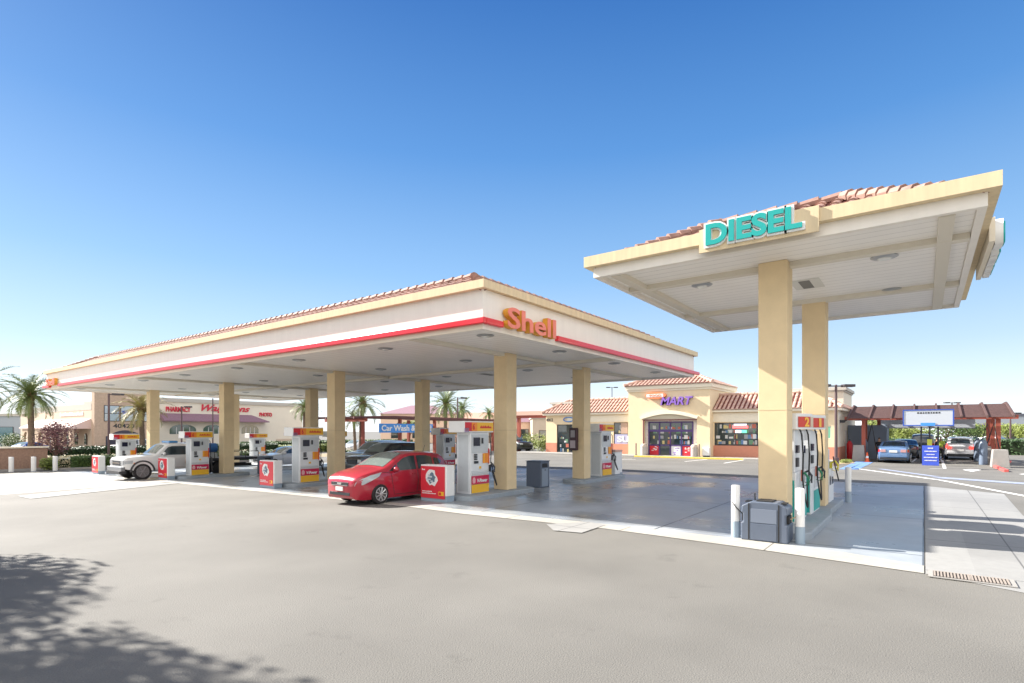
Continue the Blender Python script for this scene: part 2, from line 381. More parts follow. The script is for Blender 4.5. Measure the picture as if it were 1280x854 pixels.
# ================================================================== canopies
def tiles(b_roof, b_deck, p0, p1, inward, run, rise, pitch=.30, course=.42):
    p0 = Vector(p0); p1 = Vector(p1); L = (p1-p0).length; u = (p1-p0)/L; n = Vector((inward[0], inward[1], 0))
    nb = int(L/pitch); sl = sqrt(run*run+rise*rise); up = Vector((n.x*run, n.y*run, rise))/sl; nr = u.cross(up)
    if nr.z < 0: nr = -nr
    b_deck.quad(p0, p1, p1-u*run+n*run+Vector((0, 0, rise)), p0+u*run+n*run+Vector((0, 0, rise)))
    for i in range(nb):
        s = (i+.5)*L/nb; mx = min(s, L-s, run)/run*sl
        if mx < .2: continue
        c = 0
        while c < mx-.05:
            e = min(c+course+.05, mx); r0, r1 = .105, .09
            vs = []
            for (cc, r, lift) in ((c, r0, .035), (e, r1, .0)):
                for k in range(6):
                    a = pi*k/5
                    vs.append(p0+u*(s+r*cos(a)*1.0)+up*cc+nr*(lift*.8+r*sin(a)*.7))
            # underside lip gives the tile its thickness
            fs = [(k, k+1, k+7, k+6) for k in range(5)]+[(5, 4, 3, 2, 1, 0)]
            b_roof.add(vs, fs); c += course
def hip_caps(b, a, c, r=.12, n=12):
    a = Vector(a); c = Vector(c)
    for i in range(n):
        p = a.lerp(c, i/n); q = a.lerp(c, (i+1.15)/n)
        b.tube([p+Vector((0, 0, .05)), q+Vector((0, 0, .02))], [r*1.08, r*.85], 8)
def mansard(parent, x0, x1, y0, y1, z, run, rise, mt=None, cap=True, sides='WSEN', top=True):
    r = MB(); d = MB()
    e = 0.0
    A = (x0, y0, z); B = (x1, y0, z); C = (x1, y1, z); D = (x0, y1, z)
    if 'W' in sides: tiles(r, d, A, D, (1, 0), run, rise)
    if 'S' in sides: tiles(r, d, A, B, (0, 1), run, rise)
    if 'E' in sides: tiles(r, d, B, C, (-1, 0), run, rise)
    if 'N' in sides: tiles(r, d, D, C, (0, -1), run, rise)
    if top: d.quad((x0+run, y0+run, z+rise), (x1-run, y0+run, z+rise), (x1-run, y1-run, z+rise), (x0+run, y1-run, z+rise))
    if cap:
        for (cx, cy, sx, sy) in ((x0, y0, 1, 1), (x1, y0, -1, 1), (x1, y1, -1, -1), (x0, y1, 1, -1)):
            hip_caps(r, (cx, cy, z+.04), (cx+sx*run, cy+sy*run, z+rise+.04))
        for (p, q) in (((x0+run, y0+run), (x0+run, y1-run)), ((x0+run, y0+run), (x1-run, y0+run)), ((x1-run, y0+run), (x1-run, y1-run)), ((x0+run, y1-run), (x1-run, y1-run))):
            L = sqrt((p[0]-q[0])**2+(p[1]-q[1])**2)
            if L > .5: hip_caps(r, (*p, z+rise+.03), (*q, z+rise+.03), .1, max(2, int(L/.4)))
    ro = r.build('tile_roof', mt or tile_t, parent, smooth=True, fix=False)
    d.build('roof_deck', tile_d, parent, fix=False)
    return ro

def canopy(root, x0, x1, y0, y1, zs, hf, ht, over, run, rise, beams_x, beams_y, lights, cols, cw, hatch):
    """x0.. in local metres; zs soffit, hf fascia height, ht trim height"""
    b = MB(); T = .12
    for q in ((x0, x0+T, y0, y1), (x1-T, x1, y0, y1), (x0+T, x1-T, y0, y0+T), (x0+T, x1-T, y1-T, y1)): b.box(*q, zs, zs+hf)
    b.build('fascia', fasc_w, root)
    b = MB(); zt = zs+hf
    o = over
    for q in ((x0-o, x0+T, y0-o, y1+o), (x1-T, x1+o, y0-o, y1+o), (x0+T, x1-T, y0-o, y0+T), (x0+T, x1-T, y1-T, y1+o)):
        b.box(*q, zt+.002, zt+ht)
    b.build('cornice', trim_t, root)
    b = MB(); b.box(x0+T+.002, x1-T-.002, y0+T+.002, y1-T-.002, zs+.09, zs+.14); b.build('soffit', soffm, root)
    b = MB()
    for y in beams_x: b.box(x0+T+.01, x1-T-.01, y-.11, y+.11, zs-.02, zs+.088)
    for x in beams_y: b.box(x-.11, x+.11, y0+T+.01, y1-T-.01, zs-.024, zs+.088)
    b.parts('beam', M('soffit_beam_cream', (.70, .65, .55), .6), root)
    for (x, y) in lights:
        b = MB(); b.lathe([(.24, 0), (.25, -.012), (.20, -.035), (.14, -.045)], (x, y, zs+.088), 20)
        l = b.build('downlight', M('light_trim_metal', (.42, .43, .44), .4, metal=.4), root, smooth=True)
        b = MB(); b.lathe([(.13, 0), (.10, -.02)], (x, y, zs+.042), 16); b.build('lens', M('light_lens', (.75, .75, .72), .25), l)
    for (x, y) in cols:
        c = MB(); gz = hatch[2]
        c.box(x, x+cw, y, y+cw, -.0+gz(x, y), zs+.086); k = c.build('column', stucco_y, root, bevel=.012)
        c = MB()
        for zz in (zs*.46,):
            c.box(x-.003, x+cw+.003, y-.003, y+cw+.003, zz, zz+.012)
        c.build('reveal_joint', M('stucco_joint', (.55, .43, .27), .9), k)
    if hatch[0]:
        x, y = hatch[:2]; b = MB()
        b.box(x-.5, x+.5, y-.32, y+.32, zs+.078, zs+.088); b.build('access_hatch', M('hatch_metal', (.68, .66, .6), .5), root)
        b = MB(); b.box(x-.4, x+.4, y-.1, y+.14, zs+.07, zs+.0765); b.build('hatch_opening', M('hatch_recess', (.2, .19, .17), .7), root)
    mansard(root, x0-o+.16, x1+o-.16, y0-o+.16, y1+o-.16, zt+ht-.23, run, rise+.08)

ISLY = [11.6, 21.25, 31.25, 41.1]
root = thing('fuel_canopy', 'long cream petrol station canopy on square tan columns with red light bar and tile mansard', 'canopy', (10.9, 9.0, 0))
LX = [1.2, 5.15, 9.3, 13.5]; LY = [.9, 5.1, 10.0, 14.6, 19.5, 24.4, 29.2, 34.1]
canopy(root, 0, 16.1, 0, 36.3, 4.78, 1.01, .21, .15, 2.15, 1.03, [y-9.0+.12 for y in ISLY], [7.7],
       [(x, y) for x in LX for y in LY], [(x, y-9.0-.08) for x in (4.35, 9.75) for y in ISLY], .57,
       (9.7, 7.7, lambda x, y: g(x+10.9, y+9.0)+.15))
# red light bars and raised name lettering
def bar(parent, x0, x1, y0, y1, z0=4.90, z1=5.06, n='light_bar'):
    b = MB(); b.box(x0, x1, y0, y1, z0, z1); return b.build(n, redl, parent, bevel=.02)
bar(root, -.13, -.003, -.13, 33.7); bar(root, .0, .72, -.13, -.003); bar(root, 3.42, 16.6, -.13, -.003); bar(root, -.13, -.003, 35.3, 36.75)
sgn = MB(); sgn.box(-.02, -.002, .0, 36.3, 4.775, 4.905); 
sgn.build('lower_trim', stucco_c, root)
faceL = M('salmon_letter_face', (.82, .22, .16), .4); sideL = M('amber_letter_side', (.72, .33, .03), .5)
def shell_sign(x, y, face, w=2.38, h=.56, z=4.91):
    if face == '-Y':
        a = text('name_lettering', 'Shell', .7, .16, sideL, root, width=w, bold=.014, height=h, loc=(x, y-.12, z), face='-Y')
        c = text('letter_face', 'Shell', .7, .015, faceL, a, width=w, bold=.014, height=h, loc=(x, y-.21, z), face='-Y')
    else:
        a = text('name_lettering', 'Shell', .7, .16, sideL, root, width=w, bold=.014, height=h, loc=(x-.12, y, z), face='-X')
        c = text('letter_face', 'Shell', .7, .015, faceL, a, width=w, bold=.014, height=h, loc=(x-.21, y, z), face='-X')
shell_sign(.78, 0, '-Y'); shell_sign(0, 35.6, '-X', w=1.7, h=.42, z=5.0)

d = thing('diesel_canopy', 'smaller cream canopy on two yellow columns with a teal DIESEL sign on its fascia', 'canopy', (11.37, -.8, 0))
canopy(d, 0, 8.93, 0, 6.9, 5.70, .22, .24, .16, 2.2, 1.05, [.5, 6.4], [1.75, 5.8], [(2.43, 5.2), (6.0, 5.2), (2.43, 1.46), (5.8, 1.46)],
       [(1.41, 3.1), (5.73, 2.94)], .57, (3.9, 3.1, lambda x, y: .15))
b = MB(); b.box(-.20, -.165, 2.30, 4.42, 5.74, 6.20); bd = b.build('sign_board', trim_t, d)
wb = text('letter_border', 'DIESEL', .6, .05, white, bd, width=1.80, height=.50, bold=.05, loc=(-.225, 4.31, 5.80), face='-X')
text('letter_face', 'DIESEL', .6, .03, teal, bd, width=1.71, height=.42, bold=.022, loc=(-.267, 4.265, 5.84), face='-X')
b = MB(); b.box(2.1, 5.4, -.25, -.165, 5.68, 6.12); bd = b.build('sign_board', stucco_c, d)
text('letter_border', 'DIESEL', .6, .12, white, bd, width=2.9, height=.47, bold=.035, loc=(2.3, -.32, 5.66), face='-Y')
text('letter_face', 'DIESEL', .6, .03, teal, bd, width=2.8, height=.39, bold=.018, loc=(2.35, -.395, 5.70), face='-Y')

# ================================================================== fuel islands
def island(label, x0, x1, yc, w=1.15, r=.45):
    z = g((x0+x1)/2, yc); t = thing('fuel_island', label, 'kerb island', (x0, yc, z), 0, 'raised concrete pump islands')
    L = x1-x0; b = MB(); pts = []
    for (cx, sg) in ((L-r, 1), (r, -1)):
        for k in range(9):
            a = -pi/2+pi*k/8 if sg > 0 else pi/2+pi*k/8
            pts.append((cx+r*cos(a), (w/2)*sin(a)))
    b.prism(pts, -.1, .15, 'z'); b.build('kerb_body', curbm, t, bevel=.025)
    return t
rowname = ['nearest', 'second', 'third', 'farthest']
for i, y in enumerate(ISLY):
    island('low kerbed island under the front pump of the %s pump row' % rowname[i], 12.9, 16.75, y+.15)
    island('low kerbed island under the rear pump of the %s pump row' % rowname[i], 19.9, 24.3, y+.15)
# the diesel island has a bent, tapering kerb
t = thing('fuel_island', 'kerbed island under the diesel pumps and their two yellow columns', 'kerb island', (12.3, 2.55, 0))
b = MB(); b.prism([(0, -.62), (.3, -.74), (3.3, -.74), (4.3, -.62), (6.9, -.62), (7.2, -.4), (7.2, .4), (6.9, .62), (.3, .62), (0, .4)], -.05, .15, 'z')
b.build('kerb_body', curbm, t, bevel=.03)

# ================================================================== pumps
def hose(parent, p0, p1, sag, out, r=.017):
    pts = []
    for k in range(17):
        s = k/16; x = p0[0]+(p1[0]-p0[0])*s; y = p0[1]+(p1[1]-p0[1])*s+out*sin(pi*s)
        z = p0[2]+(p1[2]-p0[2])*s-sag*sin(pi*s)**.8
        pts.append((x, y, z))
    b = MB(); b.tube(pts, r, 8); return b.build('hose', black, parent, smooth=True)
def nozzle(parent, x, y, z, m=None, side=-1):
    b = MB(); b.box(x-.035, x+.035, y-.03, y+.05, z-.10, z+.12)
    b.tube([(x, y, z+.1), (x+.02, y+side*.10, z+.16), (x+.04, y+side*.17, z+.05), (x+.04, y+side*.17, z-.12)], [.028, .03, .026, .018], 8)
    b.tube([(x, y+side*.02, z-.1), (x, y+side*.12, z-.13), (x+.03, y+side*.16, z-.02)], .009, 6)
    return b.build('nozzle', m or dark, parent, smooth=True)
def pump(number, label, loc, group, hasnum=True):
    W_, D_, Hh = .95, .58, 1.98
    t = thing('fuel_pump', label, 'fuel pump', loc, 0, group)
    b = MB(); b.box(0, W_, 0, D_, 0, Hh); b.box(.02, W_-.02, -.012, D_+.012, .72, 1.30)
    b.build('cabinet', offw, t, bevel=.015)
    b = MB(); b.box(-.012, .0-.001, .08, D_-.08, .08, 1.9); b.build('side_panel', greyp, t)
    for y, s in ((-.014, -1), (D_+.014, 1)):
        y0, y1 = (y, -.002) if s < 0 else (D_+.002, y)
        b = MB(); b.box(.06, W_-.06, y0, y1, 1.32, 1.92); b.box(.06, W_-.06, y0, y1, .60, .70); b.parts('front_panel', greyp, t)
        yy = y+s*.012
        q = lambda x0, x1, z0, z1, n, m, e=.012: (MB().box(x0, x1, min(yy, yy+s*e), max(yy, yy+s*e), z0, z1)).build(n, m, t)
        q(.14, .45, 1.55, 1.82, 'display', screenm); q(.54, .60, 1.62, 1.80, 'card_reader', dark, .03)
        q(.60, .88, .98, 1.30, 'grade_panel', orange, .02); q(.61, .66, 1.0, 1.28, 'grade_button', yellow, .03)
        q(.885, .925, .95, 1.45, 'side_strip', red, .02)
        bb = MB()
        for k in range(4):
            for l in range(3):
                bb.box(.16+l*.05, .195+l*.05, min(yy, yy+s*.03), max(yy, yy+s*.03), 1.10+k*.05, 1.135+k*.05)
        bb.build('keypad', dark, t)
        q(.16, .36, .98, 1.06, 'receipt_slot', dark, .02); q(.42, .52, .80, .88, 'grade_sticker', yellow, .006)
        q(.04, W_-.04, .31, .58, 'crimson_panel', magenta)
        q(.04, W_-.04, .03, .30, 'lower_panel', yellow)
        if s < 0:
            text('panel_lettering', 'V-Power', .2, .006, white, t, width=.52, bold=.008, shear=.2, height=.12, loc=(.30, yy-.016, .36), face='-Y')
            b = MB(); b.prism([(.08, .35), (.13, .34), (.2, .35), (.22, .46), (.17, .54), (.1, .53), (.065, .45)], yy-.018, yy-.0125); b.build('emblem', M('pale_pink', (.75, .4, .42), .5), t)
        nozzle(t, W_+.03, -.02 if s < 0 else D_+.02, .78, dark, s)
        b = MB(); b.tube([(W_-.02, y, 1.86), (W_+.03, y+s*.03, 1.8), (W_+.05, y+s*.04, 1.3), (W_+.04, y+s*.03, .95)], .016, 6); b.build('hose_retractor', black, t, smooth=True)
        hose(t, (W_+.05, y+s*.05, 1.0), (W_+.03, y+s*.1, .72), .62, s*.22)
    # topper with coloured faces
    b = MB(); b.box(-.34, W_+.18, -.05, D_+.05, Hh+.002, Hh+.37); b.build('canopy_topper', white, t, bevel=.02)
    for y, s in ((-.066, -1), (D_+.054, 1)):
        q = lambda x0, x1, n, m, z0=2.03, z1=2.31: MB().box(x0, x1, y, y+.012, z0, z1).build(n, m, t)
        q(-.31, .0, 'topper_red_block', red); q(.002, .27, 'topper_number_block', orange); q(.272, W_+.15, 'topper_yellow_block', yellow)
        q(-.335, -.13, 'topper_sticker', M('lilac_sticker', (.42, .32, .5), .5), 2.0, 2.13)
        if s < 0:
            if hasnum: text('pump_number', number, .25, .006, red, t, width=.09*len(number), height=.2, bold=.006, loc=(.05, y-.008, 2.07), face='-Y')
            b = MB()
            rr = random.Random(3)
            x = .42
            while x < 1.0:
                w_ = rr.uniform(.02, .05); b.box(x, x+w_, y-.006, y-.001, 2.12, 2.12+rr.choice((.06, .09))); x += w_+.012
            b.build('topper_small_print', red, t)
    return t
def pz(x, y): return g(x, y)+.15
PG = 'white fuel pumps with red and yellow toppers'
names = ['beside the red hatchback', 'behind the second red poster box', 'in front of the white work truck', 'by the hedge at the far left end']
P0 = pump('6', 'white fuel pump with red and yellow topper at the front of the nearest row', (13.5, 11.67, pz(13.5, 11.7)), PG)
fl = ['front of the second row', 'front of the third row before the work truck', 'beyond the work truck nose']
for i in (1, 2, 3):
    dup(P0, (13.5, ISLY[i]-.1, pz(13.5, ISLY[i])), 0, 'white fuel pump, '+fl[i-1], PG)
rl = ['rear pump of the nearest row next to a white steel cabinet', 'rear pump showing behind the tail of the red hatchback', 'rear pump partly hidden behind the tan column left of the dark SUV', 'rear pump behind the flatbed and the grey bin']
for i in range(4):
    dup(P0, (22.3, ISLY[i]-.05, pz(22.3, ISLY[i])), 0, 'white fuel pump, '+rl[i], PG)

# poster boxes at the island ends
def poster_box(label, loc, group):
    t = thing('poster_box', label, 'poster box', loc, 0, group)
    b = MB(); b.box(0, .36, 0, 1.12, .19, 1.13); b.build('casing', white, t, bevel=.015)
    b = MB(); b.box(.01, .35, .01, 1.11, 0, .188); b.build('plinth', M('grey_blue_base', (.30, .38, .46), .6), t)
    b = MB(); b.box(-.014, -.002, .07, 1.10, .10, 1.09); b.build('poster', M('poster_red', (.66, .03, .05), .4), t)
    b = MB(); n = 15; rr = random.Random(5); pts = []
    for k in range(n):
        a = 2*pi*k/n; q = rr.uniform(.19, .29); pts.append((.63+q*cos(a), .72+q*sin(a)))
    b.prism(pts, -.020, -.015, 'x'); b.build('torn_edge_graphic', white, t)
    b = MB(); pts = []
    for k in range(n):
        a = 2*pi*k/n; q = rr.uniform(.13, .2); pts.append((.63+q*cos(a), .72+q*sin(a)))
    b.prism(pts, -.026, -.021, 'x'); b.build('engine_graphic', M('steel_blue_ink', (.12, .18, .24), .5), t)
    b = MB()
    for (y, z, w_, h_) in ((.6, .76, .16, .05), (.66, .68, .2, .04), (.56, .62, .1, .05), (.68, .82, .09, .04)): b.box(-.031, -.0265, y, y+w_, z-.02, z+h_-.02)
    b.build('engine_highlight', M('pale_steel_ink', (.55, .6, .64), .5), t)
    b = MB()
    for (y, z, w_, h_) in ((.62, .29, .42, .035), (.45, .23, .59, .035), (.92, .96, .15, .05)):
        x = y
        b = MB()
        while x < y+w_-.02: q_ = rr.uniform(.012, .04); b.box(-.018, -.0145, x, x+q_, z, z+h_*rr.uniform(.65, 1)); x += q_+.01
        b.build('poster_small_print', white, t)
    b = MB(); b.box(-.019, -.0145, .11, .33, .2, .32); b.build('poster_badge', yellow, t)
    b = MB(); b.box(-.023, -.0195, .22, .31, .22, .30); b.build('badge_mark', red, t)
    return t
pl = ['red poster box standing at the tail of the red hatchback', 'red poster box in front of the grey waste bin in the second row',
      'red poster box between the truck front wheel and its door', 'red poster box before the hedge, ahead of the truck bumper']
B0 = poster_box(pl[0], (12.42, 11.68, g(12.4, 12)), 'red poster boxes at the island ends')
for i in (1, 2, 3): dup(B0, (12.42, ISLY[i], g(12.4, ISLY[i])), 0, pl[i])

# square steel cabinet at the far end of the nearest row
t = thing('service_cabinet', 'plain white steel cabinet with a salmon cap beside the rear pump', 'cabinet', (23.75, 11.6, g(24, 11.6)))
b = MB(); b.box(0, .75, 0, .85, .14, 1.18); b.build('body', white, t, bevel=.02)
b = MB(); b.box(-.02, .77, -.02, .87, 1.185, 1.27); b.build('cap', M('salmon_cap', (.66, .42, .34), .6), t, bevel=.01)
b = MB(); b.box(.5, .76, -.01, .3, 0, .20); b.box(.01, .74, .3, .84, 0, .138); b.build('plinth', curbm, t)

# waste bins
def waste_bin(label, loc):
    t = thing('waste_bin', label, 'bin', loc, 0, 'square grey waste bins')
    b = MB(); b.box(0, .62, 0, .68, 0, 1.0); b.build('housing', grey_pl, t, bevel=.03)
    b = MB(); b.box(.06, .48, -.022, -.002, .05, .74); b.build('door', M('blue_grey_door', (.24, .29, .36), .4), t, bevel=.008)
    b = MB(); b.box(.10, .46, -.012, -.002, .78, .93); b.build('opening', black, t)
    b = MB(); b.box(.24, .30, -.034, -.024, .66, .70); b.build('latch', dark, t)
    b = MB(); b.box(-.02, .64, -.02, .70, 1.002, 1.03); b.build('lid', grey_pl, t, bevel=.012)
    return t
w0 = waste_bin('square slate grey waste bin standing right of the nearest tan column', (17.65, 11.72, g(17.5, 11.7)))
dup(w0, (17.3, 30.75, g(17.3, 30.8)), 0, 'square slate grey waste bin behind the red poster box of the second row')
dup(w0, (17.4, 21.4, g(17.4, 21.4)), 0, 'square slate grey waste bin hidden low behind the red hatchback')

# bollards
def bollard(label, loc, r=.085, h=1.07, base=.33, group=None):
    t = thing('bollard', label, 'bollard', loc, 0, group)
    b = MB(); b.lathe([(r, base), (r, h-.02), (r*.85, h), (r*.2, h+.008)], (0, 0, 0), 20); b.build('post', white, t, smooth=True)
    b = MB(); b.lathe([(r+.004, 0), (r+.004, base-.002)], (0, 0, 0), 20); b.build('lower_sleeve', M('grey_blue_base', (.30, .38, .46), .6), t, smooth=True)
    return t
b0 = bollard('white bollard left of the grey service box on the diesel island', (11.95, 3.12, .006))
dup(b0, (11.98, 1.93, .006), 0, 'white bollard right of the grey service box, in front of the diesel pumps')
dup(b0, (19.75, 1.86, .006), 0, 'white bollard at the far end of the diesel island')
dup(b0, (19.75, 3.2, .006), 0, 'white bollard hidden behind the second diesel column')
gb = 'white bollards before the block wall'
bl = ['white bollard standing in front of the beige end of the block wall', 'white bollard in front of the right part of the brown block wall', 'white bollard beside the yellow-green bush']
for i, (px, dd) in enumerate(((14, 37.3), (42, 37.7), (69, 38.4))):
    x, y = far(px, dd); t = bollard(bl[i], (x, y, g(x, y)), .14, 1.0, .02, gb)
def YX(px, X):
    k = (px-640)/F; return X*(.5954-k*.8034)/(.8034+k*.5954)
def XY(px, Y):
    k = (px-640)/F; return Y*(.8034+k*.5954)/(.5954-k*.8034)
def ZAT(px, py, X, Y): return H-(py-HZ)*(.8034*X+.5954*Y)/F

# ================================================================== the shop
XW, XT = 45.2, 44.3
YR, YL, T0, T1 = 4.9, 29.4, 13.5, 20.4
s = thing('convenience_store', 'yellow stucco convenience store with red tile roof, arched entrance tower and salmon base', 'store', (XW, YR, 0))
ox, oy = XW, YR
def L(x, y): return (x-ox, y-oy)
wy1 = YX(893, XW); wy0 = 8.6                     # big right window
sdw0, sdw1 = YX(715, XW)-2.6, YX(696, XW)        # left door
pw0, pw1 = YX(785, XW), YX(767, XW)
def wallbox(b, y0, y1, z0, z1, x0=XW, x1=XW+.25): b.box(x0-ox, x1-ox, y0-oy, y1-oy, z0, z1)
b = MB()
wallbox(b, YR, YX(1043, XW)+.2, 1.0, 3.62)
segs = [(YX(1041, XW)+.9, wy0), (wy1, T0+.1), (T1-.1, pw0), (pw1, sdw0), (sdw1, YL)]
for y0, y1 in segs: wallbox(b, y0, y1, 1.0, 3.62)
for y0, y1, zz in ((wy0, wy1, 2.8), (pw0, pw1, 2.9), (sdw0, sdw1, 2.75)): wallbox(b, y0, y1, zz, 3.62)
wallbox(b, YX(1043, XW)+.2, YX(1041, XW)+.9, 1.0, 1.6); wallbox(b, YX(1043, XW)+.2, YX(1041, XW)+.9, 2.5, 3.62)
b.parts('front_wall', mart_y, s)
b = MB(); b.box(.25, 12.5, 0, .25, 1.0, 3.62); b.box(.25, 12.5, YL-YR-.25, YL-YR, 1.0, 3.62); b.box(12.25, 12.5, .25, YL-YR-.25, 0, 3.62)
b.parts('side_wall', cream_b, s)
b = MB()
for y0, y1 in ((YR, T0+.1), (T1-.1, sdw0), (sdw1, YL)): b.box(-.03, .25, y0-oy, y1-oy, 0, .998)
b.box(.25, 12.5, -.03, .22, 0, .998); b.parts('base_wall', salmon, s)
b = MB()
b.box(-.05, -.002, wy0-oy-.8, T0-oy, 2.86, 3.55); b.box(-.05, -.002, T1-oy, YL-oy-2.4, 2.96, 3.55); b.parts('sign_band', stucco_c, s)
b = MB(); b.box(-.30, .3, -.3, T0-oy, 3.622, 3.86); b.box(-.30, .3, T1-oy, YL-oy+.2, 3.622, 3.86); b.box(.3, 12.6, -.3, .2, 3.622, 3.86)
b.build('eave_cornice', stucco_c, s)
# tile mansard on the wings
r = MB(); dk = MB()
tiles(r, dk, (-.35, -.35, 3.8), (-.35, YL-YR+.3, 3.8), (1, 0), 2.0, 1.25, pitch=.33, course=.55)
tiles(r, dk, (-.35, -.35, 3.8), (12.6, -.35, 3.8), (0, 1), 2.0, 1.25, pitch=.33, course=.55)
hip_caps(r, (-.35, -.35, 3.85), (1.65, 1.65, 5.1), .13, 6); hip_caps(r, (-.35, YL-YR+.3, 3.85), (1.65, YL-YR-1.7, 5.1), .13, 6)
hip_caps(r, (1.65, 1.65, 5.08), (1.65, YL-YR-1.7, 5.08), .12, 40)
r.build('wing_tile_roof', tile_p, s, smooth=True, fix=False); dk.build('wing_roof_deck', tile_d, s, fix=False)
b = MB(); b.box(1.7, 12.3, 1.7, YL-YR-.4, 3.6, 4.6); b.box(7.5, 14, .4, 6, 3.6, 5.5); b.box(1.2, 4.2, YL-YR-2.8, YL-YR+.05, 3.87, 4.75)
b.build('parapet_wall', stucco_c, s)
b = MB(); b.box(7.3, 14.2, .2, 6.2, 5.502, 5.75); b.box(7.4, 14.1, .3, 6.1, 5.38, 5.499); b.box(1.0, 4.4, YL-YR-3.0, YL-YR+.25, 4.752, 4.95); b.parts('parapet_cornice', M('grey_cornice', (.5, .47, .42), .8), s)
# tower
tx = XT-ox
e0, e1 = YX(871, XT), YX(804, XT)        # entrance opening
b = MB()
b.box(tx, tx+.4, T0-oy, e0-oy, 0, 5.5); b.box(tx, tx+.4, e1-oy, T1-oy, 0, 5.5); b.box(tx, tx+.4, e0-oy, e1-oy, 3.25, 5.5)
b.box(tx+.4, tx+7, T0-oy, T0-oy+.3, 0, 5.5); b.box(tx+.4, tx+7, T1-oy-.3, T1-oy, 0, 5.5); b.box(tx+6.7, tx+7, T0-oy+.3, T1-oy-.3, 3.9, 5.5)
b.build('tower_wall', mart_y, s)
b = MB()
for k, (o_, z0, z1) in enumerate(((.08, 5.45, 5.62), (.2, 5.622, 5.98))): b.box(tx-o_, tx+7+o_, T0-oy-o_, T1-oy+o_, z0, z1)
b.build('tower_cornice', stucco_c, s)
r = MB(); dk = MB(); A = (tx-.3, T0-oy-.3, 5.95)
x1_, y1_ = tx+7.3, T1-oy+.3
for p, q, inn in (((A[0], A[1]), (A[0], y1_), (1, 0)), ((A[0], A[1]), (x1_, A[1]), (0, 1)), ((A[0], y1_), (x1_, y1_), (0, -1))):
    tiles(r, dk, (*p, 5.93), (*q, 5.93), inn, 2.7, 1.15, pitch=.33, course=.5)
hip_caps(r, (*A[:2], 5.98), (A[0]+2.7, A[1]+2.7, 7.12), .13, 9); hip_caps(r, (A[0], y1_, 5.98), (A[0]+2.7, y1_-2.7, 7.12), .13, 9)
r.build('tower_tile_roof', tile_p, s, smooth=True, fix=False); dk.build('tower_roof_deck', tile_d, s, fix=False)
# arch moulding over the entrance
b = MB(); n = 14; ya, yb = e0-oy-.15, e1-oy+.25
pts = []
for k in range(n+1):
    u = k/n; pts.append((ya+(yb-ya)*u, 3.32+.52*sin(pi*u)))
for k in range(n, -1, -1):
    u = k/n; pts.append((ya+.1+(yb-ya-.2)*u, 3.12+.42*sin(pi*u)))
b.prism(pts, tx-.22, tx+.02, 'x'); b.build('arch_moulding', stucco_c, s)
b = MB(); b.prism([(ya+.1+(yb-ya-.2)*k/n, 3.12+.42*sin(pi*k/n)) for k in range(n+1)], tx-.03, tx-.002, 'x'); b.build('arch_tympanum', M('beige_tympanum', (.55, .5, .40), .8), s)
b = MB(); b.box(tx-.05, tx-.004, e0-oy, e1-oy, 3.02, 3.09); b.box(tx-.05, tx-.004, e1-oy-.09, e1-oy, .0, 3.02); b.build('awning_pipe', M('maroon_metal', (.16, .03, .04), .5), s)
# storefront
fx = tx+.42
dy0, dy1 = YX(866, XT+.4), YX(811, XT+.4)
b = MB(); b.box(fx, fx+.2, e0-oy, dy0-oy, 0, 3.24); b.box(fx, fx+.2, dy1-oy, e1-oy, 0, 3.24); b.box(fx, fx+.2, dy0-oy, dy1-oy, 2.92, 3.24)
sw = b.build('entrance_surround', M('white_tile_surround', (.74, .70, .68), .5), s)
b = MB(); rr = random.Random(2)
for k in range(70):
    y = rr.uniform(e0, e1)-oy; z = rr.uniform(.1, 3.15)
    if dy0-oy-.05 < y < dy1-oy+.05 and z < 2.9: continue
    b.box(fx-.008, fx-.002, y, y+.07, z, z+.07)
b.build('tile_dots', M('pink_tile', (.6, .32, .38), .5), sw)
b = MB(); w4 = (dy1-dy0)/4
for k in range(5):
    y = dy0-oy+k*w4; b.box(fx-.03, fx+.08, y-.05, y+.05, 0, 2.9)
b.box(fx-.031, fx+.08, dy0-oy, dy1-oy, 2.82, 2.92); b.box(fx-.031, fx+.08, dy0-oy, dy1-oy, 2.08, 2.25); b.box(fx-.03, fx+.08, dy0-oy, dy1-oy, .92, 1.0); b.box(fx-.03, fx+.08, dy0-oy, dy1-oy, 0, .1)
fr = b.build('storefront_frame', M('purple_frame', (.09, .05, .20), .4), s)
b = MB(); b.box(fx+.02, fx+.05, dy0-oy, dy1-oy, .1, 2.85); b.build('storefront_glass', glass_d, fr)
for k, m in ((0, 'poster_red'), (1, 'poster_white'), (3, 'poster_red')):
    y = dy0-oy+k*w4
    p = MB().box(fx+.0, fx+.012, y+.08, y+w4-.08, .14, .90).build('poster', M(m, (.7, .7, .72) if 'white' in m else (.66, .03, .05)), fr)
    q = MB(); rr = random.Random(k)
    for j in range(7):
        yy = y+rr.uniform(.15, w4-.35); zz = rr.uniform(.2, .8); q.box(fx-.008, fx-.001, yy, yy+rr.uniform(.08, .25), zz, zz+.06)
    q.build('poster_print', purple if 'white' in m else white, p)
def window_goods(parent, x, y0, y1, z0, z1, n, seed):
    rr = random.Random(seed)
    pal = [(.5, .5, .5), (.45, .12, .08), (.10, .2, .38), (.55, .45, .2), (.12, .25, .15), (.6, .6, .62), (.3, .3, .32)]
    for c in range(len(pal)):
        b = MB()
        for k in range(n//len(pal)):
            y = rr.uniform(y0, y1-.3); z = rr.choice([z0+.06, z0+.5, z0+.95, z0+1.3]); h = rr.uniform(.12, .36)
            if z+h > z1-.04: continue
            xx = x-.004-.003*rr.random(); b.box(xx, xx+.002, y, y+rr.uniform(.06, .32), z, z+h)
        if b.v: b.build('window_display', M('shop_goods_%d' % c, pal[c], .5), parent)
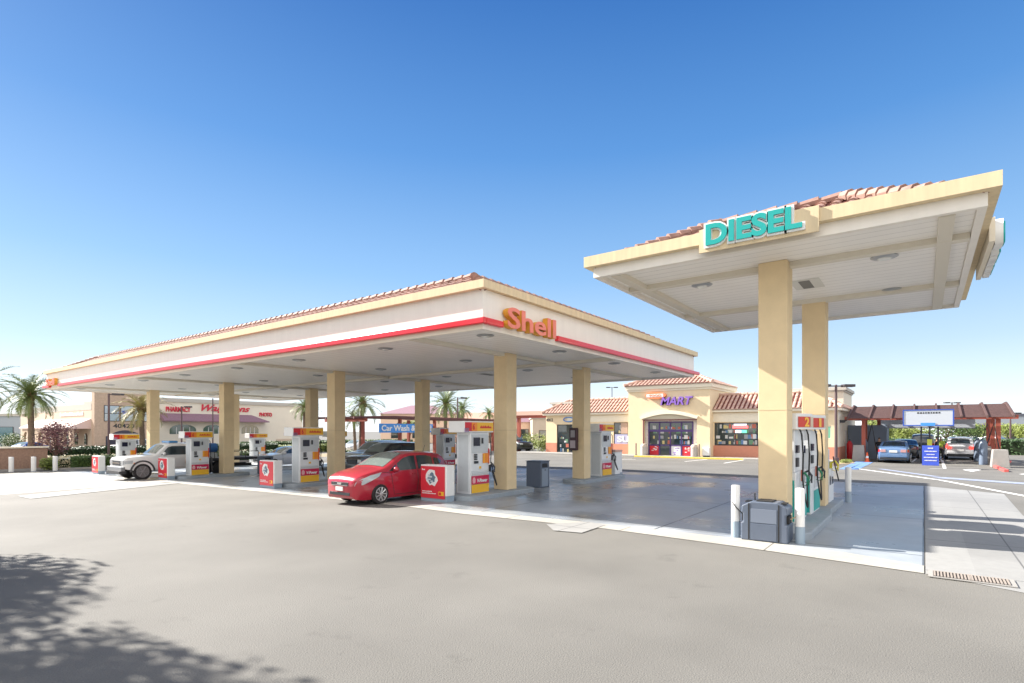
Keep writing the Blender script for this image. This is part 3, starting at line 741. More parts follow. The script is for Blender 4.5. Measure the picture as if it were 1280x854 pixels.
window_goods(fr, fx+.015, dy0-oy+.15, dy1-oy-.15, 1.0, 2.75, 60, 8)
def shop_window(y0, y1, z0, z1, mull, x=0, seed=1, n=56):
    b = MB(); b.box(x+.05, x+.16, y0, y1, z0, z0+.07); b.box(x+.05, x+.16, y0, y1, z1-.07, z1)
    for k in range(mull+1):
        y = y0+(y1-y0)*k/mull; b.box(x+.052, x+.158, max(y0, y-.035), min(y1, y+.035), z0+.001, z1-.001)
    f = b.build('window', bronze, s)
    b = MB(); b.box(x+.10, x+.12, y0+.01, y1-.01, z0+.02, z1-.02); b.build('pane', glass_d, f)
    window_goods(f, x+.10, y0+.1, y1-.1, z0+.05, z1, n, seed)
    return f
w = shop_window(wy0-oy, wy1-oy, 1.0, 2.8, 3, 0, 3, 90)
nm = M('neon_red', (1, .12, .12), .4, emit=.8); ng = M('neon_green', (.15, .9, .45), .4, emit=.4)
yy = YX(935, XW)-oy; b = MB(); b.box(.02, .04, yy, yy+1.15, 2.36, 2.55); b.build('neon_panel', nm, w)
b = MB(); b.box(.02, .04, yy+.1, yy+.45, 2.0, 2.22); b.build('neon_panel', ng, w)
b = MB(); b.box(.02, .04, yy+.5, yy+.95, 2.0, 2.22); b.box(.015, .019, yy+.1, yy+1.05, 2.58, 2.7); b.build('neon_panel', M('neon_white', (.9, .9, 1), .4, emit=.35), w)
shop_window(sdw0-oy, sdw1-oy, .05, 2.75, 3, 0, 5, 40)
w = shop_window(pw0-oy, pw1-oy, .95, 2.9, 2, 0, 6, 20)
b = MB(); b.box(.02, .035, pw0-oy+.05, (pw0+pw1)/2-oy, 1.9, 2.85); b.build('window_poster', M('poster_portrait_brown', (.42, .30, .24), .6), w)
b = MB(); b.box(.02, .035, pw0-oy+.05, pw1-oy-.1, 1.0, 1.85); q = b.build('window_poster', M('poster_violet', (.35, .36, .55), .6), w)
text('poster_lettering', 'SU', .6, .01, white, q, width=1.1, height=.55, bold=.02, loc=(.0, pw1-oy-.35, 1.15), face='-X')
yy = YX(1043, XW)+.2-oy; b = MB(); b.box(.05, .15, yy, yy+.9, 1.6, 2.5); f = b.build('window', white, s)
b = MB(); b.box(.03, .049, yy+.06, yy+.84, 1.66, 2.44); b.build('pane', M('green_lit_pane', (.15, .45, .3), .3), f)
# lettering on the shop
ym0, ym1 = YX(865.5, XT-.3), YX(825, XT-.3)
a = text('name_lettering', 'MART', 1, .22, M('dark_violet', (.12, .05, .3), .5), s, width=ym1-ym0, height=.66, bold=.02, shear=.25, loc=(tx-.14, ym1-oy, 4.26), face='-X')
text('letter_face', 'MART', 1, .02, purple, a, width=ym1-ym0, height=.66, bold=.02, shear=.25, loc=(tx-.265, ym1-oy, 4.26), face='-X')
yo0, yo1 = YX(832, XT-.3), YX(806, XT-.3); cy_, cz_ = (yo0+yo1)/2-oy, 5.08
b = MB(); b.prism([(cy_+(yo1-yo0)/2*cos(2*pi*k/28), cz_+.28*sin(2*pi*k/28)) for k in range(28)], tx-.25, tx-.003, 'x'); ov = b.build('oval_sign', M('coral_orange', (.85, .25, .10), .5), s)
b = MB(); b.box(tx-.262, tx-.252, cy_-(yo1-yo0)/2+.22, cy_+(yo1-yo0)/2-.12, cz_-.13, cz_+.13); b.build('oval_band', white, ov)
text('oval_lettering', 'FOOD', .4, .01, M('coral_orange', (.85, .25, .1)), ov, width=1.0, height=.17, bold=.008, loc=(tx-.272, cy_+.5, cz_-.085), face='-X')
text('street_number', '40412', .4, .02, dark, s, width=.75, height=.3, bold=.008, loc=(-.012, YX(683, XW)-oy, ZAT(688, 527, XW, 29)), face='-X')
b = MB(); yb_ = YX(710, XW)-oy-.1; pts = [(0, yb_+.55*cos(2*pi*k/24), 3.22+.2*sin(2*pi*k/24)) for k in range(25)]
b.tube([(-.07, p[1], p[2]) for p in pts], .045, 6); b.build('blue_ring_logo', M('logo_blue', (.03, .2, .6), .4), s)
text('logo_lettering', 'Ca', .3, .02, M('logo_blue', (.03, .2, .6), .4), s, width=.45, height=.26, bold=.01, loc=(-.07, yb_-.6, 3.1), face='-X')
# side details
b = MB(); b.box(4.5, 5.5, -.05, -.001, 0, 2.2); b.build('side_door', M('pale_door', (.55, .53, .5), .6), s)
b = MB(); b.box(1.2, 1.45, -.3, -.001, 2.75, 2.95); b.tube([(1.3, -.3, 2.85), (1.1, -.45, 2.95)], .05, 8); b.build('security_light', dark, s)
b = MB(); b.box(6.2, 9.5, -2.6, -.04, 0, 2.6); b.build('equipment_screen', M('blue_grey_screen', (.2, .25, .33), .7), s)
b = MB()
for k in range(5):
    b.tube([(2.8, 1+k*1.5, 4.6), (2.8, 1+k*1.5, 5.35)], .02, 5)
b.tube([(2.8, 1, 5.33), (2.8, 7, 5.33)], .02, 5); b.tube([(2.8, 1, 5.0), (2.8, 7, 5.0)], .02, 5); b.build('roof_railing', steel, s)
# things standing by the entrance
def round_bin(label, px, r=.28, h=.95):
    x = XT-.45; y = YX(px, x); t = thing('litter_bin', label, 'bin', (x, y, .118), 0, 'round bins at the shop entrance')
    b = MB(); b.lathe([(r*.92, 0), (r, .1), (r, h*.75)], n=18); b.build('drum', M('aggregate_grey', (.42, .39, .38), .9, noise=.25, nscale=20), t, smooth=True)
    b = MB(); b.lathe([(r*1.05, h*.752), (r*1.05, h*.85), (r*.7, h), (r*.1, h*1.02)], n=18); b.build('lid', M('beige_lid', (.5, .42, .36), .6), t, smooth=True)
round_bin('round pebble litter bin left of the shop doors', 805); round_bin('round pebble litter bin right of the shop doors', 868)
def post(label, px, X, z0, h, r=.06, m=None):
    y = YX(px, X); t = thing('guard_post', label, 'post', (X, y, z0), 0, 'short posts at the shop entrance')
    MB().lathe([(r*1.8, 0), (r*1.8, .04), (r, .05), (r, h)], n=12).build('shaft', m or M('brown_grey_metal', (.22, .17, .15), .5), t, smooth=True)
post('short dark post left of the shop entrance bins', 795, 43.7, .118, 1.0); post('short dark post right of the shop entrance bins', 874, 43.7, .118, 1.0)
t = thing('newspaper_box', 'low white newspaper box against the yellow tower wall', 'box', (43.9, YX(887, 44), .118))
MB().box(0, .4, 0, .55, .1, .75).build('case', white, t, bevel=.03); MB().box(.05, .35, .05, .5, 0, .098).build('foot', dark, t)
# phone / payment box on the rear column of the nearest row
t = thing('intercom_box', 'black pay phone box with a pink side mounted on the tan column', 'wall box', (20.63, 11.95, 1.35))
MB().box(-.18, -.02, -.18, .18, -.0, .95).build('housing', M('plum_black', (.05, .02, .03), .5), t, bevel=.02)
MB().box(-.2, -.182, -.12, .12, .1, .42).build('keypad_panel', M('pink_grey', (.45, .38, .42), .5), t); MB().box(-.2, -.182, -.1, .1, .55, .85).build('display', M('silver_pad', (.3, .28, .3), .4), t)

# salmon gateway beam beside the shop
t = thing('gateway_beam', 'salmon painted gateway beam joining the left end of the shop', 'gateway', (46.5, YL+.1, 0))
MB().box(0, .5, 0, YX(640, 46.5)-YL, 3.45, 3.72).build('lintel', redpost, t); MB().box(-.12, .62, 0, YX(638, 46.5)-YL, 3.725, 4.15).build('lintel_cap', M('pale_salmon', (.68, .42, .34), .8), t)
MB().box(.1, .4, YX(648, 46.5)-YL-.15, YX(648, 46.5)-YL+.15, -.1, 3.448).build('post', redpost, t)

# ================================================================== vacuum pergola on the right
def pergola(label, loc, Lx, Ly, zf, zb, zr, posts, rafts, m1, m2, group='brown wooden pergolas', rx=3.2):
    """boarded lean-to roof rising from its front edge zf to zb at rx, then level to the back zr"""
    t = thing('pergola', label, 'pergola', loc, 0, group); N = lambda x: interp2(x)
    def interp2(x): return zf+(zb-zf)*(x+.9)/(rx+.9) if x < rx else zb+(zr-zb)*(x-rx)/(Lx-rx)
    for k in range(rafts):
        y = -.5+(Ly+1.0)*k/(rafts-1); b = MB()
        P = [(-1.0, zf-.10), (rx, zb-.05), (Lx+.3, zr-.05), (Lx+.3, zr+.12), (rx, zb+.13), (-.95, zf+.09)]
        b.prism([(p[0], p[1]) for p in P], y-.05, y+.05, 'y'); b.build('rafter', m1, t)
    b = MB(); x = -.9
    while x < Lx:
        x2 = x+.13; z1, z2 = interp2(x), interp2(x2)
        b.add([(x, -.62, z1), (x2, -.62, z2), (x2, Ly+.62, z2), (x, Ly+.62, z1), (x, -.62, z1-.03), (x2, -.62, z2-.03), (x2, Ly+.62, z2-.03), (x, Ly+.62, z1-.03)], [(0,1,2,3),(7,6,5,4),(0,4,5,1),(1,5,6,2),(2,6,7,3),(3,7,4,0)]); x += .21
    b.build('roof_slats', m1, t)
    for xb, zz in ((.0, interp2(0)-.34), (Lx-.5, zr-.36)): MB().box(xb, xb+.2, -.8, Ly+.8, zz, zz+.26).build('cross_beam', m2, t)
    for (x, y) in posts: MB().box(x-.12, x+.12, y-.12, y+.12, 0, interp2(x)-.345 if x < 1 or x > Lx-1 else interp2(x)-.1).build('post', m2, t)
    return t
px0 = 46.6
pgy0, pgy1 = YX(1252, px0), YX(1072, px0)
pergola('long red brown pergola over the car vacuum bays at the right', (px0, pgy0, 0), 7.5, pgy1-pgy0, 3.05, 4.0, 3.9,
        [(.2, .15), (3.8, .15), (6.9, .15), (.2, pgy1-pgy0-.35), (6.9, pgy1-pgy0-.9), (3.8, pgy1-pgy0-.2)], 8, brown_w, redpost)
def hung_sign(label, X, pa, pb, z0, z1, frame, strip_=None, group=None):
    y0, y1 = YX(pb, X), YX(pa, X); t = thing('hanging_sign', label, 'sign', (X, (y0+y1)/2, z0), 0, group); w_ = (y1-y0)/2
    MB().box(0, .06, -w_, w_, 0, z1-z0).build('board', M('banner_white', (.50, .54, .60), .5), t)
    if frame:
        b = MB(); e = .07
        b.box(-.02, .08, -w_-e, -w_, -e, z1-z0+e); b.box(-.02, .08, w_, w_+e, -e, z1-z0+e); b.box(-.02, .08, -w_, w_, z1-z0, z1-z0+e); b.box(-.02, .08, -w_, w_, -e, 0); b.build('frame', blue, t)
    b = MB(); rr = random.Random(int(pa)); y = -w_*.5
    while y < w_*.45:
        q = rr.uniform(.05, .12); b.box(-.008, -.002, y, y+q, (z1-z0)*.78, (z1-z0)*.78+.1); y += q+.05
    b.build('sign_print', dark, t)
    for sy in (-1, 1): MB().tube([(.03, sy*w_*.8, z1-z0), (.03, sy*w_*.8, 3.2-z0 if z1 < 3.3 else z1-z0+.05)], .02, 5).build('hanger', dark, t)
    if strip_: MB().box(-.03, -.009, -w_*.3, w_*.3, -.06, .14).build('blue_plate', bluel, t)
    return t
hung_sign('white menu board in a blue frame hanging at the front of the pergola', 45.4, 1130, 1191, 2.55, 3.5, True, True)
hung_sign('wide white banner hanging at the back of the pergola behind the blue framed board', 53.2, 1101, 1219, 2.35, 3.25, False)
# pay station under the board
x, y = 46.4, YX(1162, 46.4); t = thing('pay_station', 'black pay station posts under the blue framed board', 'kiosk', (x, y, 0))
for k in (-.45, 0, .45): MB().box(-.05, .05, k-.05, k+.05, 0, 2.45).build('pole', dark, t)
MB().box(-.14, .14, -.13, .13, .9, 1.6).build('terminal', M('hi_vis_yellow', (.6, .62, .08), .5), t)
# A-frame board
x, y = G(1163, 582); t = thing('sandwich_board', 'blue sandwich board with white lettering standing between the parking bays', 'sign', (x, y, 0))
for s_ in (-1, 1):
    b = MB(); b.add([(s_*.28, -.42, .02), (s_*.28, .42, .02), (s_*.05, .42, 1.25), (s_*.05, -.42, 1.25), (s_*.28+.03, -.42, .02), (s_*.28+.03, .42, .02), (s_*.05+.03, .42, 1.25), (s_*.05+.03, -.42, 1.25)],
                    [(0,1,2,3),(7,6,5,4),(0,4,5,1),(1,5,6,2),(2,6,7,3),(3,7,4,0)])
    p = b.build('panel', M('sign_blue', (.03, .07, .45), .5), t)
    if s_ < 0:
        b = MB()
        for k, (w_, h_) in enumerate(((.25, .07), (.6, .06), (.4, .05), (.66, .06), (.6, .06))):
            z = 1.05-k*.19; xx = -.28+(z-.02)/1.23*.23-.012; u = -w_/2
            while u < w_/2: b.box(xx-.006, xx, u, u+.05, z, z+h_); u += .068
        b.build('board_print', white, p)
# low blocks and kerbs of the vacuum bays
def block(label, x0, x1, y0, y1, h, m=concf, wheel=None):
    t = thing('concrete_block', label, 'block', ((x0+x1)/2, (y0+y1)/2, 0), 0, 'concrete equipment blocks'); w_, d_ = (x1-x0)/2, (y1-y0)/2
    MB().add([(-w_, -d_, 0), (w_, -d_, 0), (w_, d_, 0), (-w_, d_, 0), (-w_*.9, -d_*.8, h), (w_*.9, -d_*.8, h), (w_*.9, d_*.8, h), (-w_*.9, d_*.8, h)], [(3,2,1,0),(4,5,6,7),(0,1,5,4),(1,2,6,5),(2,3,7,6),(3,0,4,7)]).build('mass', m, t, bevel=.02)
    return t
y = YX(1251, 43.5); block('concrete block at the near end of the right vacuum bay', 43.5, 44.6, y-.42, y+.42, 1.05)
y = YX(1236, 46.8); block('concrete block behind the near one in the right vacuum bay', 47, 50, y-.2, y+.3, 1.15)
y = YX(1073, 46.2); block('grey concrete block under the left end of the pergola', 46.2, 47.6, y-.4, y+.4, 1.15)
def red_kerb(pts):
    for a, c in zip(pts, pts[1:]):
        q = strip(G(*a), G(*c), .2); b = MB(); b.prism(q, -.05, .13, 'z'); tag(b.build('kerb', M('red_kerb_paint', (.55, .10, .09), .7, noise=.1), bevel=.02), kind='structure')
red_kerb([(1258, 590.2), (1240, 582.5)]); red_kerb([(1241, 581.8), (1262, 578.2)])
# vacuum units, cone, red cylinder
def vac(label, px, X, h=1.9):
    y = YX(px, X); t = thing('vacuum_unit', label, 'vacuum', (X, y, 0), 0, 'car vacuum units')
    MB().lathe([(.22, 0), (.22, h*.7), (.17, h*.8), (.05, h*.86)], n=14).build('tank', M('slate_blue_metal', (.13, .17, .24), .45), t, smooth=True)
    MB().tube([(0, -.2, h*.7), (-.3, -.5, h*1.4), (-.35, -.7, h*.7), (-.2, -.9, .25)], .035, 7).build('hose', black, t, smooth=True)
vac('dark vacuum tank with black hose at the left pergola post', 1080, 47.6); vac('dark vacuum tank behind the near right concrete block', 1229, 46.5); vac('second dark vacuum tank further along the right bay', 1222, 51)
x, y = G(1084, 577.5); t = thing('traffic_cone', 'small orange traffic cone by the left pergola post', 'cone', (x, y, 0))
MB().lathe([(.15, .02), (.13, .05), (.03, .68)], n=14).build('cone_body', M('cone_orange', (.85, .13, .03), .5), t, smooth=True); MB().box(-.2, .2, -.2, .2, 0, .02).build('base', M('cone_orange', (.8, .15, .03), .5), t)
MB().lathe([(.103, .27), (.075, .42)], n=14, cap=False).build('reflective_band', white, t)
x, y = 49.5, YX(1062, 49.5); t = thing('gas_cylinder', 'tall red cylinder standing against the side wall of the shop', 'cylinder', (x, y, 0))
MB().lathe([(.2, 0), (.2, 1.15), (.12, 1.32), (.07, 1.4)], n=16).build('tank', red, t, smooth=True); MB().lathe([(.05, 1.402), (.05, 1.52)], n=10).build('valve', dark, t)

# area lights on poles
def lamp(label, x, y, z, h, heads, rot=0, arm=.8):
    t = thing('parking_lamp', label, 'lamp', (x, y, z), rot, 'dark parking lot lamp poles')
    MB().lathe([(.16, 0), (.16, .5), (.09, .52), (.07, h)], n=12).build('pole', M('maroon_bronze', (.10, .06, .065), .5), t, smooth=True)
    for s_ in heads:
        MB().box(s_*.1 if s_ > 0 else s_*arm, s_*arm if s_ > 0 else s_*.1, -.04, .04, h-.12, h-.05).build('arm', bronze, t)
        hd = MB().box(s_*arm-.35, s_*arm+.35, -.2, .2, h-.14, h+.02).build('lamp_head', bronze, t, bevel=.02)
    return t
x, y = far(1045, 34.5); lamp('dark lamp pole with two flat heads at the right corner of the shop', x, y, 0, ZAT(1045, 481, x, y), (-1, 1), CAMYAW-pi/2, .75)
for px, py, d, hd, lb in ((136, 492, 42, (1,), 'dark lamp pole with one arm before the beige corner building'), (227, 508, 60, (1,), 'dark lamp pole seen above the work truck'),
                          (266, 498, 75, (), 'thin pole before the pharmacy lettering'), (397, 494, 48, (), 'pale pole between two tan columns'), (765, 484, 100, (-1, 1), 'distant twin head lamp behind the shop roof'),
                          (1190, 503, 75, (-1, 1), 'twin head lamp just above the red brown pergola'), (1263, 516, 60, (-1, 1), 'lamp pole at the right edge beyond the pergola'), (572, 497, 62, (1,), 'dark pole between the two palms behind the nearest pump')):
    x, y = far(px, d); z = g(x, y); lamp(lb, x, y, z, H+(HZ-py)*d/F-z, hd, CAMYAW-pi/2, .7)

# ================================================================== car wash pergola in the middle distance
z = g(36, 37.6)
t = pergola('brown pergola in the middle distance carrying the blue car wash banner', (29.5, 37.6, z), 18.5, 4.0, 3.5, 3.6, 3.5, [(.5, .2), (4.6, .2), (9, .2), (14, .2), (18, .2), (9, 3.8), (.5, 3.8)], 5, M('dark_plum_wood', (.16, .07, .07), .8), redpost)
x0 = XY(474, 37.2); x1 = XY(541, 37.2)
t = thing('banner', 'blue banner reading Car Wash & Detail hung on the far pergola', 'banner', (x0, 37.2, z+2.25))
MB().box(0, x1-x0, 0, .04, 0, .78).build('cloth', bluel, t)
text('banner_lettering', 'Car Wash & Detail', .6, .01, white, t, width=(x1-x0)*.93, height=.52, bold=.018, loc=(.25, -.01, .14), face='-Y')

# ================================================================== wall and buildings at the left
t = thing('block_wall', 'low brown block wall with pale cap and beige return at the left edge', 'wall', (12.2, 50.5, g(12, 50)))
MB().box(-4.2, 0, 0, .3, 0, 1.55).build('brown_panel', brick, t); MB().box(-12, -4.205, -.05, .3, 0, 1.55).build('beige_panel', beige, t); MB().box(-12.1, .08, -.1, .38, 1.555, 1.66).build('cap', stucco_c, t)

def arch_poly(c, w_, z0, zs, n=8):
    return [(c-w_, z0)]+[(c-w_*cos(pi*k/n), zs+w_*sin(pi*k/n)) for k in range(n+1)]+[(c+w_, z0)]
Bx, By = far(118, 70); gz = g(Bx, By)
t = thing('office_building', 'beige corner building numbered 40420 with a window tower and arched arcade', 'building', (Bx, By, gz))
MB().box(0, 6.6, 1.002, 26, 0, 5.9).build('wall', beige, t)
tw = MB().box(0, 6.6, 0, 1.0, 0, 9.2).build('tower', beige_d, t)
MB().box(-.15, 6.75, -.15, 1.2, 9.202, 9.6).build('tower_cornice', M('grey_cornice', (.5, .47, .42), .8), t)
for (xa, xb) in ((1.0, 2.7), (2.8, 4.3), (4.4, 5.9)):
    w = MB().box(xa, xb, -.06, -.002, 3.95, 6.0).build('window', bronze, t); MB().box(xa+.08, xb-.08, -.075, -.062, 4.03, 4.92).build('pane', glass_b, w); MB().box(xa+.08, xb-.08, -.075, -.062, 5.0, 5.92).build('pane', glass_b, w)
MB().box(3.0, 4.1, -.1, -.077, 4.9, 5.35).build('blue_sign', blue, t)
text('street_number', '40420', .8, .03, dark, t, width=2.4, height=.55, bold=.015, loc=(2.0, -.02, 3.1), face='-Y')
MB().prism([(1.2+4.3*k/12, 2.0+.8*sin(pi*k/12)) for k in range(13)]+[(5.5, .2), (1.2, .2)], -.05, -.002).build('entrance_opening', M('dark_violet_shade', (.05, .045, .07), .4), t)
MB().box(-.02, 0-.002, 1.0, 34, 5.4, 6.2).build('left_cornice', M('grey_cornice', (.5, .47, .42), .8), t)
MB().box(.1, 6.6, 26.002, 34, 0, 5.9).build('wall', beige, t)
b = MB(); b.add([(-2.2, 1.2, 3.2), (-2.2, 24, 3.2), (0, 24, 4.3), (0, 1.2, 4.3), (-2.2, 1.2, 3.0), (-2.2, 24, 3.0), (0, 24, 3.0), (0, 1.2, 3.0)], [(0,1,2,3),(7,6,5,4),(0,4,5,1),(1,5,6,2),(2,6,7,3),(3,7,4,0)]); b.build('arcade_roof', M('pale_pink_tile', (.66, .50, .46), .8), t)
b = MB()
ys = [1.2+3.6*k for k in range(7)]
for k in range(6):
    c = ys[k]+1.8; ap = arch_poly(c, 1.2, 0, 1.4)
    b.prism([(ys[k], 0), (c-1.2, 0)]+ap[1:-1]+[(c+1.2, 0), (ys[k]+3.6, 0), (ys[k]+3.6, 2.999), (ys[k], 2.999)], -2.1, -1.8, 'x')
b.build('arcade', M('peach_stucco', (.60, .44, .32), .85), t)
for k in range(6):
    c = ys[k]+1.8; MB().prism(arch_poly(c, .55, .9, 1.9), -.04, -.002, 'x').build('arched_window', glass_d, t)
b = MB(); rr = random.Random(9); y = 4.
while y < 13: q = rr.uniform(.2, .6); b.box(-.06, -.021, y, y+q, 4.75, 4.75+rr.choice((.35, .5))); y += q+.16
b.build('sign_lettering', white, t)
# pharmacy
Wy = 96.0; wx0, wx1 = XY(178, Wy), XY(378, Wy); gz = g(wx0, Wy); 
t = thing('pharmacy_building', 'long cream pharmacy with red script lettering and a mauve tile awning', 'store', (wx0, Wy, gz))
LW = wx1-wx0; MB().box(0, LW, 0, 25, 0, 7.3).build('wall', cream_b, t); MB().box(-.2, LW+.2, -.25, 25.2, 7.302, 7.9).build('cornice', M('grey_cornice', (.5, .47, .42), .8), t)
ax0, ax1 = XY(200, Wy)-wx0, XY(331, Wy)-wx0
b = MB(); b.add([(ax0, -1.6, 4.35), (ax1, -1.6, 4.35), (ax1-2.5, -.002, 5.5), (ax0, -.002, 5.5), (ax0, -1.6, 4.2), (ax1, -1.6, 4.2), (ax1, -.002, 4.2), (ax0, -.002, 4.2)], [(0,1,2,3),(7,6,5,4),(0,4,5,1),(1,5,6,2),(2,6,7,3),(3,7,4,0)]); b.build('tile_awning', purp_t, t)
rl_ = M('sign_red', (.62, .03, .06), .5)
def wtxt(s_, pa, pb, z0, h, sh=0, bd=.03):
    xa, xb = XY(pa, Wy)-wx0, XY(pb, Wy)-wx0; return text('sign_lettering', s_, 1, .12, rl_, t, width=xb-xa, height=h, bold=bd, shear=sh, loc=(xa, -.1, z0), face='-Y')
wtxt('PHARMACY', 207, 238, 5.75, .8); wtxt('Walgreens', 251.5, 312, 5.65, 1.45, .45, .02); wtxt('PHOTO', 324, 339.5, 5.3, .7)
for pa, pb in ((212, 245), (254, 279), (302, 323)):
    xa, xb = XY(pa, Wy)-wx0, XY(pb, Wy)-wx0; c = (xa+xb)/2; w_ = (xb-xa)/2
    w = MB().prism([(c-w_, 2.2)]+[(c-w_*cos(pi*k/10), 2.9+.85*sin(pi*k/10)) for k in range(11)]+[(c+w_, 2.2)], -.05, -.002).build('arched_window', glass_g, t)
    b = MB()
    for k in (-.5, 0, .5): b.box(c+k*w_-.05, c+k*w_+.05, -.07, -.052, 2.2, 3.3)
    b.build('mullion', white, w)
b = MB(); b.box(XY(345, Wy)-wx0, XY(372, Wy)-wx0, -.04, -.002, 0, 1.2); b.build('base_band', beige, t)
# simpler far buildings
def shed(name, label, px, d, w_, dp, h, wm, rm, wins=(), cat='building', roof='flat', txt=None, glass=glass_d):
    x, y = far(px, d); z = g(x, y); t = thing(name, label, cat, (x, y, z), 0 if False else CAMYAW-pi/2)
    MB().box(-w_/2, w_/2, 0, dp, 0, h).build('wall', wm, t)
    if roof == 'flat': MB().box(-w_/2-.2, w_/2+.2, -.2, dp+.2, h+.002, h+.45).build('cornice', rm, t)
    else:
        k = min(w_, dp)*.35
        MB().add([(-w_/2-.4, -.4, h+.002), (w_/2+.4, -.4, h+.002), (w_/2+.4, dp+.4, h+.002), (-w_/2-.4, dp+.4, h+.002), (-w_/2+k, k, h+roof), (w_/2-k, k, h+roof), (w_/2-k, dp-k, h+roof), (-w_/2+k, dp-k, h+roof)],
                 [(3,2,1,0),(4,5,6,7),(0,1,5,4),(1,2,6,5),(2,3,7,6),(3,0,4,7)]).build('roof', rm, t)
    for (a, c, z0, z1) in wins:
        w = MB().box(a, c, -.08, -.002, z0, z1).build('window', bronze, t); MB().box(a+.08, c-.08, -.1, -.082, z0+.08, z1-.08).build('pane', glass, w)
    return t
tg = glassy('teal_window_glass', (.02, .13, .17), .08)
shed('store_building', 'grey and beige store with teal windows at the far left edge', 6, 95, 11, 20, 5.2, M('blue_grey_wall', (.36, .40, .44), .8), M('grey_cornice', (.5, .47, .42), .8), [(-4.5, -1.8, .6, 3.4), (-1.2, 1.5, .6, 3.4)], 'store', glass=tg)
shed('store_building', 'low beige store with a white roof edge behind the palm trunk', 30, 97, 8, 20, 4.0, M('sand_wall', (.52, .48, .38), .85), M('white_roof_edge', (.7, .72, .75), .7), [(-2.2, -.6, .4, 2.2), (.5, 3.2, .4, 2.2)], 'store', glass=tg)
shed('restaurant_building', 'peach restaurant with a shallow mauve roof behind the car wash banner', 522, 105, 14, 14, 5.6, M('peach_wall', (.78, .56, .42), .85), purp_t, [(-5, -3, 1, 3), (-1, 1, 1, 3), (3, 5, 1, 3)], roof=1.8)
shed('restaurant_building', 'salmon shop row with low hipped roof beyond the nearest pump', 598, 110, 22, 14, 4.2, M('peach_wall', (.78, .56, .42), .85), M('salmon_tile', (.55, .32, .24), .8), [(-8, -5, .8, 3), (2, 5, .8, 3)], roof=1.7)
shed('restaurant_building', 'pale peach house with a plum roof seen through the salmon gateway', 668, 95, 10, 10, 3.6, M('peach_wall', (.78, .56, .42), .85), purp_t, [(-3, -1, .8, 2.4)], roof=1.9)
shed('warehouse_building', 'tan flat roofed block beyond the salmon gateway', 686, 85, 5, 12, 4.0, beige, M('grey_cornice', (.5, .47, .42), .8), [(-1.5, 0, 1, 2.2)])
shed('warehouse_building', 'grey building with dark roof and brick piers beyond the pergola', 1155, 110, 24, 14, 4.2, M('pale_grey_wall', (.42, .44, .48), .8), M('slate_roof', (.14, .15, .19), .8), [(-6, -2, .5, 2.8), (1, 5, .5, 2.8)])
q = shed('warehouse_building', 'light grey block with a round purple logo at the right edge', 1245, 95, 10, 14, 4.6, M('pale_blue_wall', (.45, .50, .56), .8), M('slate_roof', (.14, .15, .19), .8), [(2, 4, .6, 2.2)])
MB().prism([(-2.2+.85*cos(2*pi*k/20), 2.55+.85*sin(2*pi*k/20)) for k in range(20)], -.2, -.002).build('logo_disc', purple, q); MB().prism([(-2.6, 2.2), (-1.7, 2.3), (-1.3, 2.6), (-2.2, 2.9), (-2.5, 2.7)], -.23, -.201).build('logo_mark', bluel, q)
shed('warehouse_building', 'white building low on the horizon at the far right', 1290, 130, 14, 14, 3.6, white, M('slate_roof', (.14, .15, .19), .8), [(-5, -2, 1, 2.2)])
# hills
def hills(px0, px1, d, hmax, seed):
    rr = random.Random(seed); n = 40; b = MB(); top = []; fr = []; bk = []
    for k in range(n+1):
        px = px0+(px1-px0)*k/n; x, y = far(px, d); x2, y2 = far(px, d*1.35); x3, y3 = far(px, d*.8)
        h = hmax*(sin(pi*k/n)**.7)*(.7+.2*sin(k*.9)+.12*sin(k*2.3+1))
        fr.append((x3, y3, -1)); top.append((x, y, h)); bk.append((x2, y2, -1))
    for k in range(n):
        b.add([fr[k], fr[k+1], top[k+1], top[k]], [(0, 1, 2, 3)]); b.add([top[k], top[k+1], bk[k+1], bk[k]], [(0, 1, 2, 3)])
    tag(b.build('hills', M('dry_hill', (.26, .27, .25), .95, noise=.15, nscale=.02), smooth=True), kind='structure')
hills(1120, 1500, 1500, 42, 3); hills(-260, 60, 1500, 30, 4)
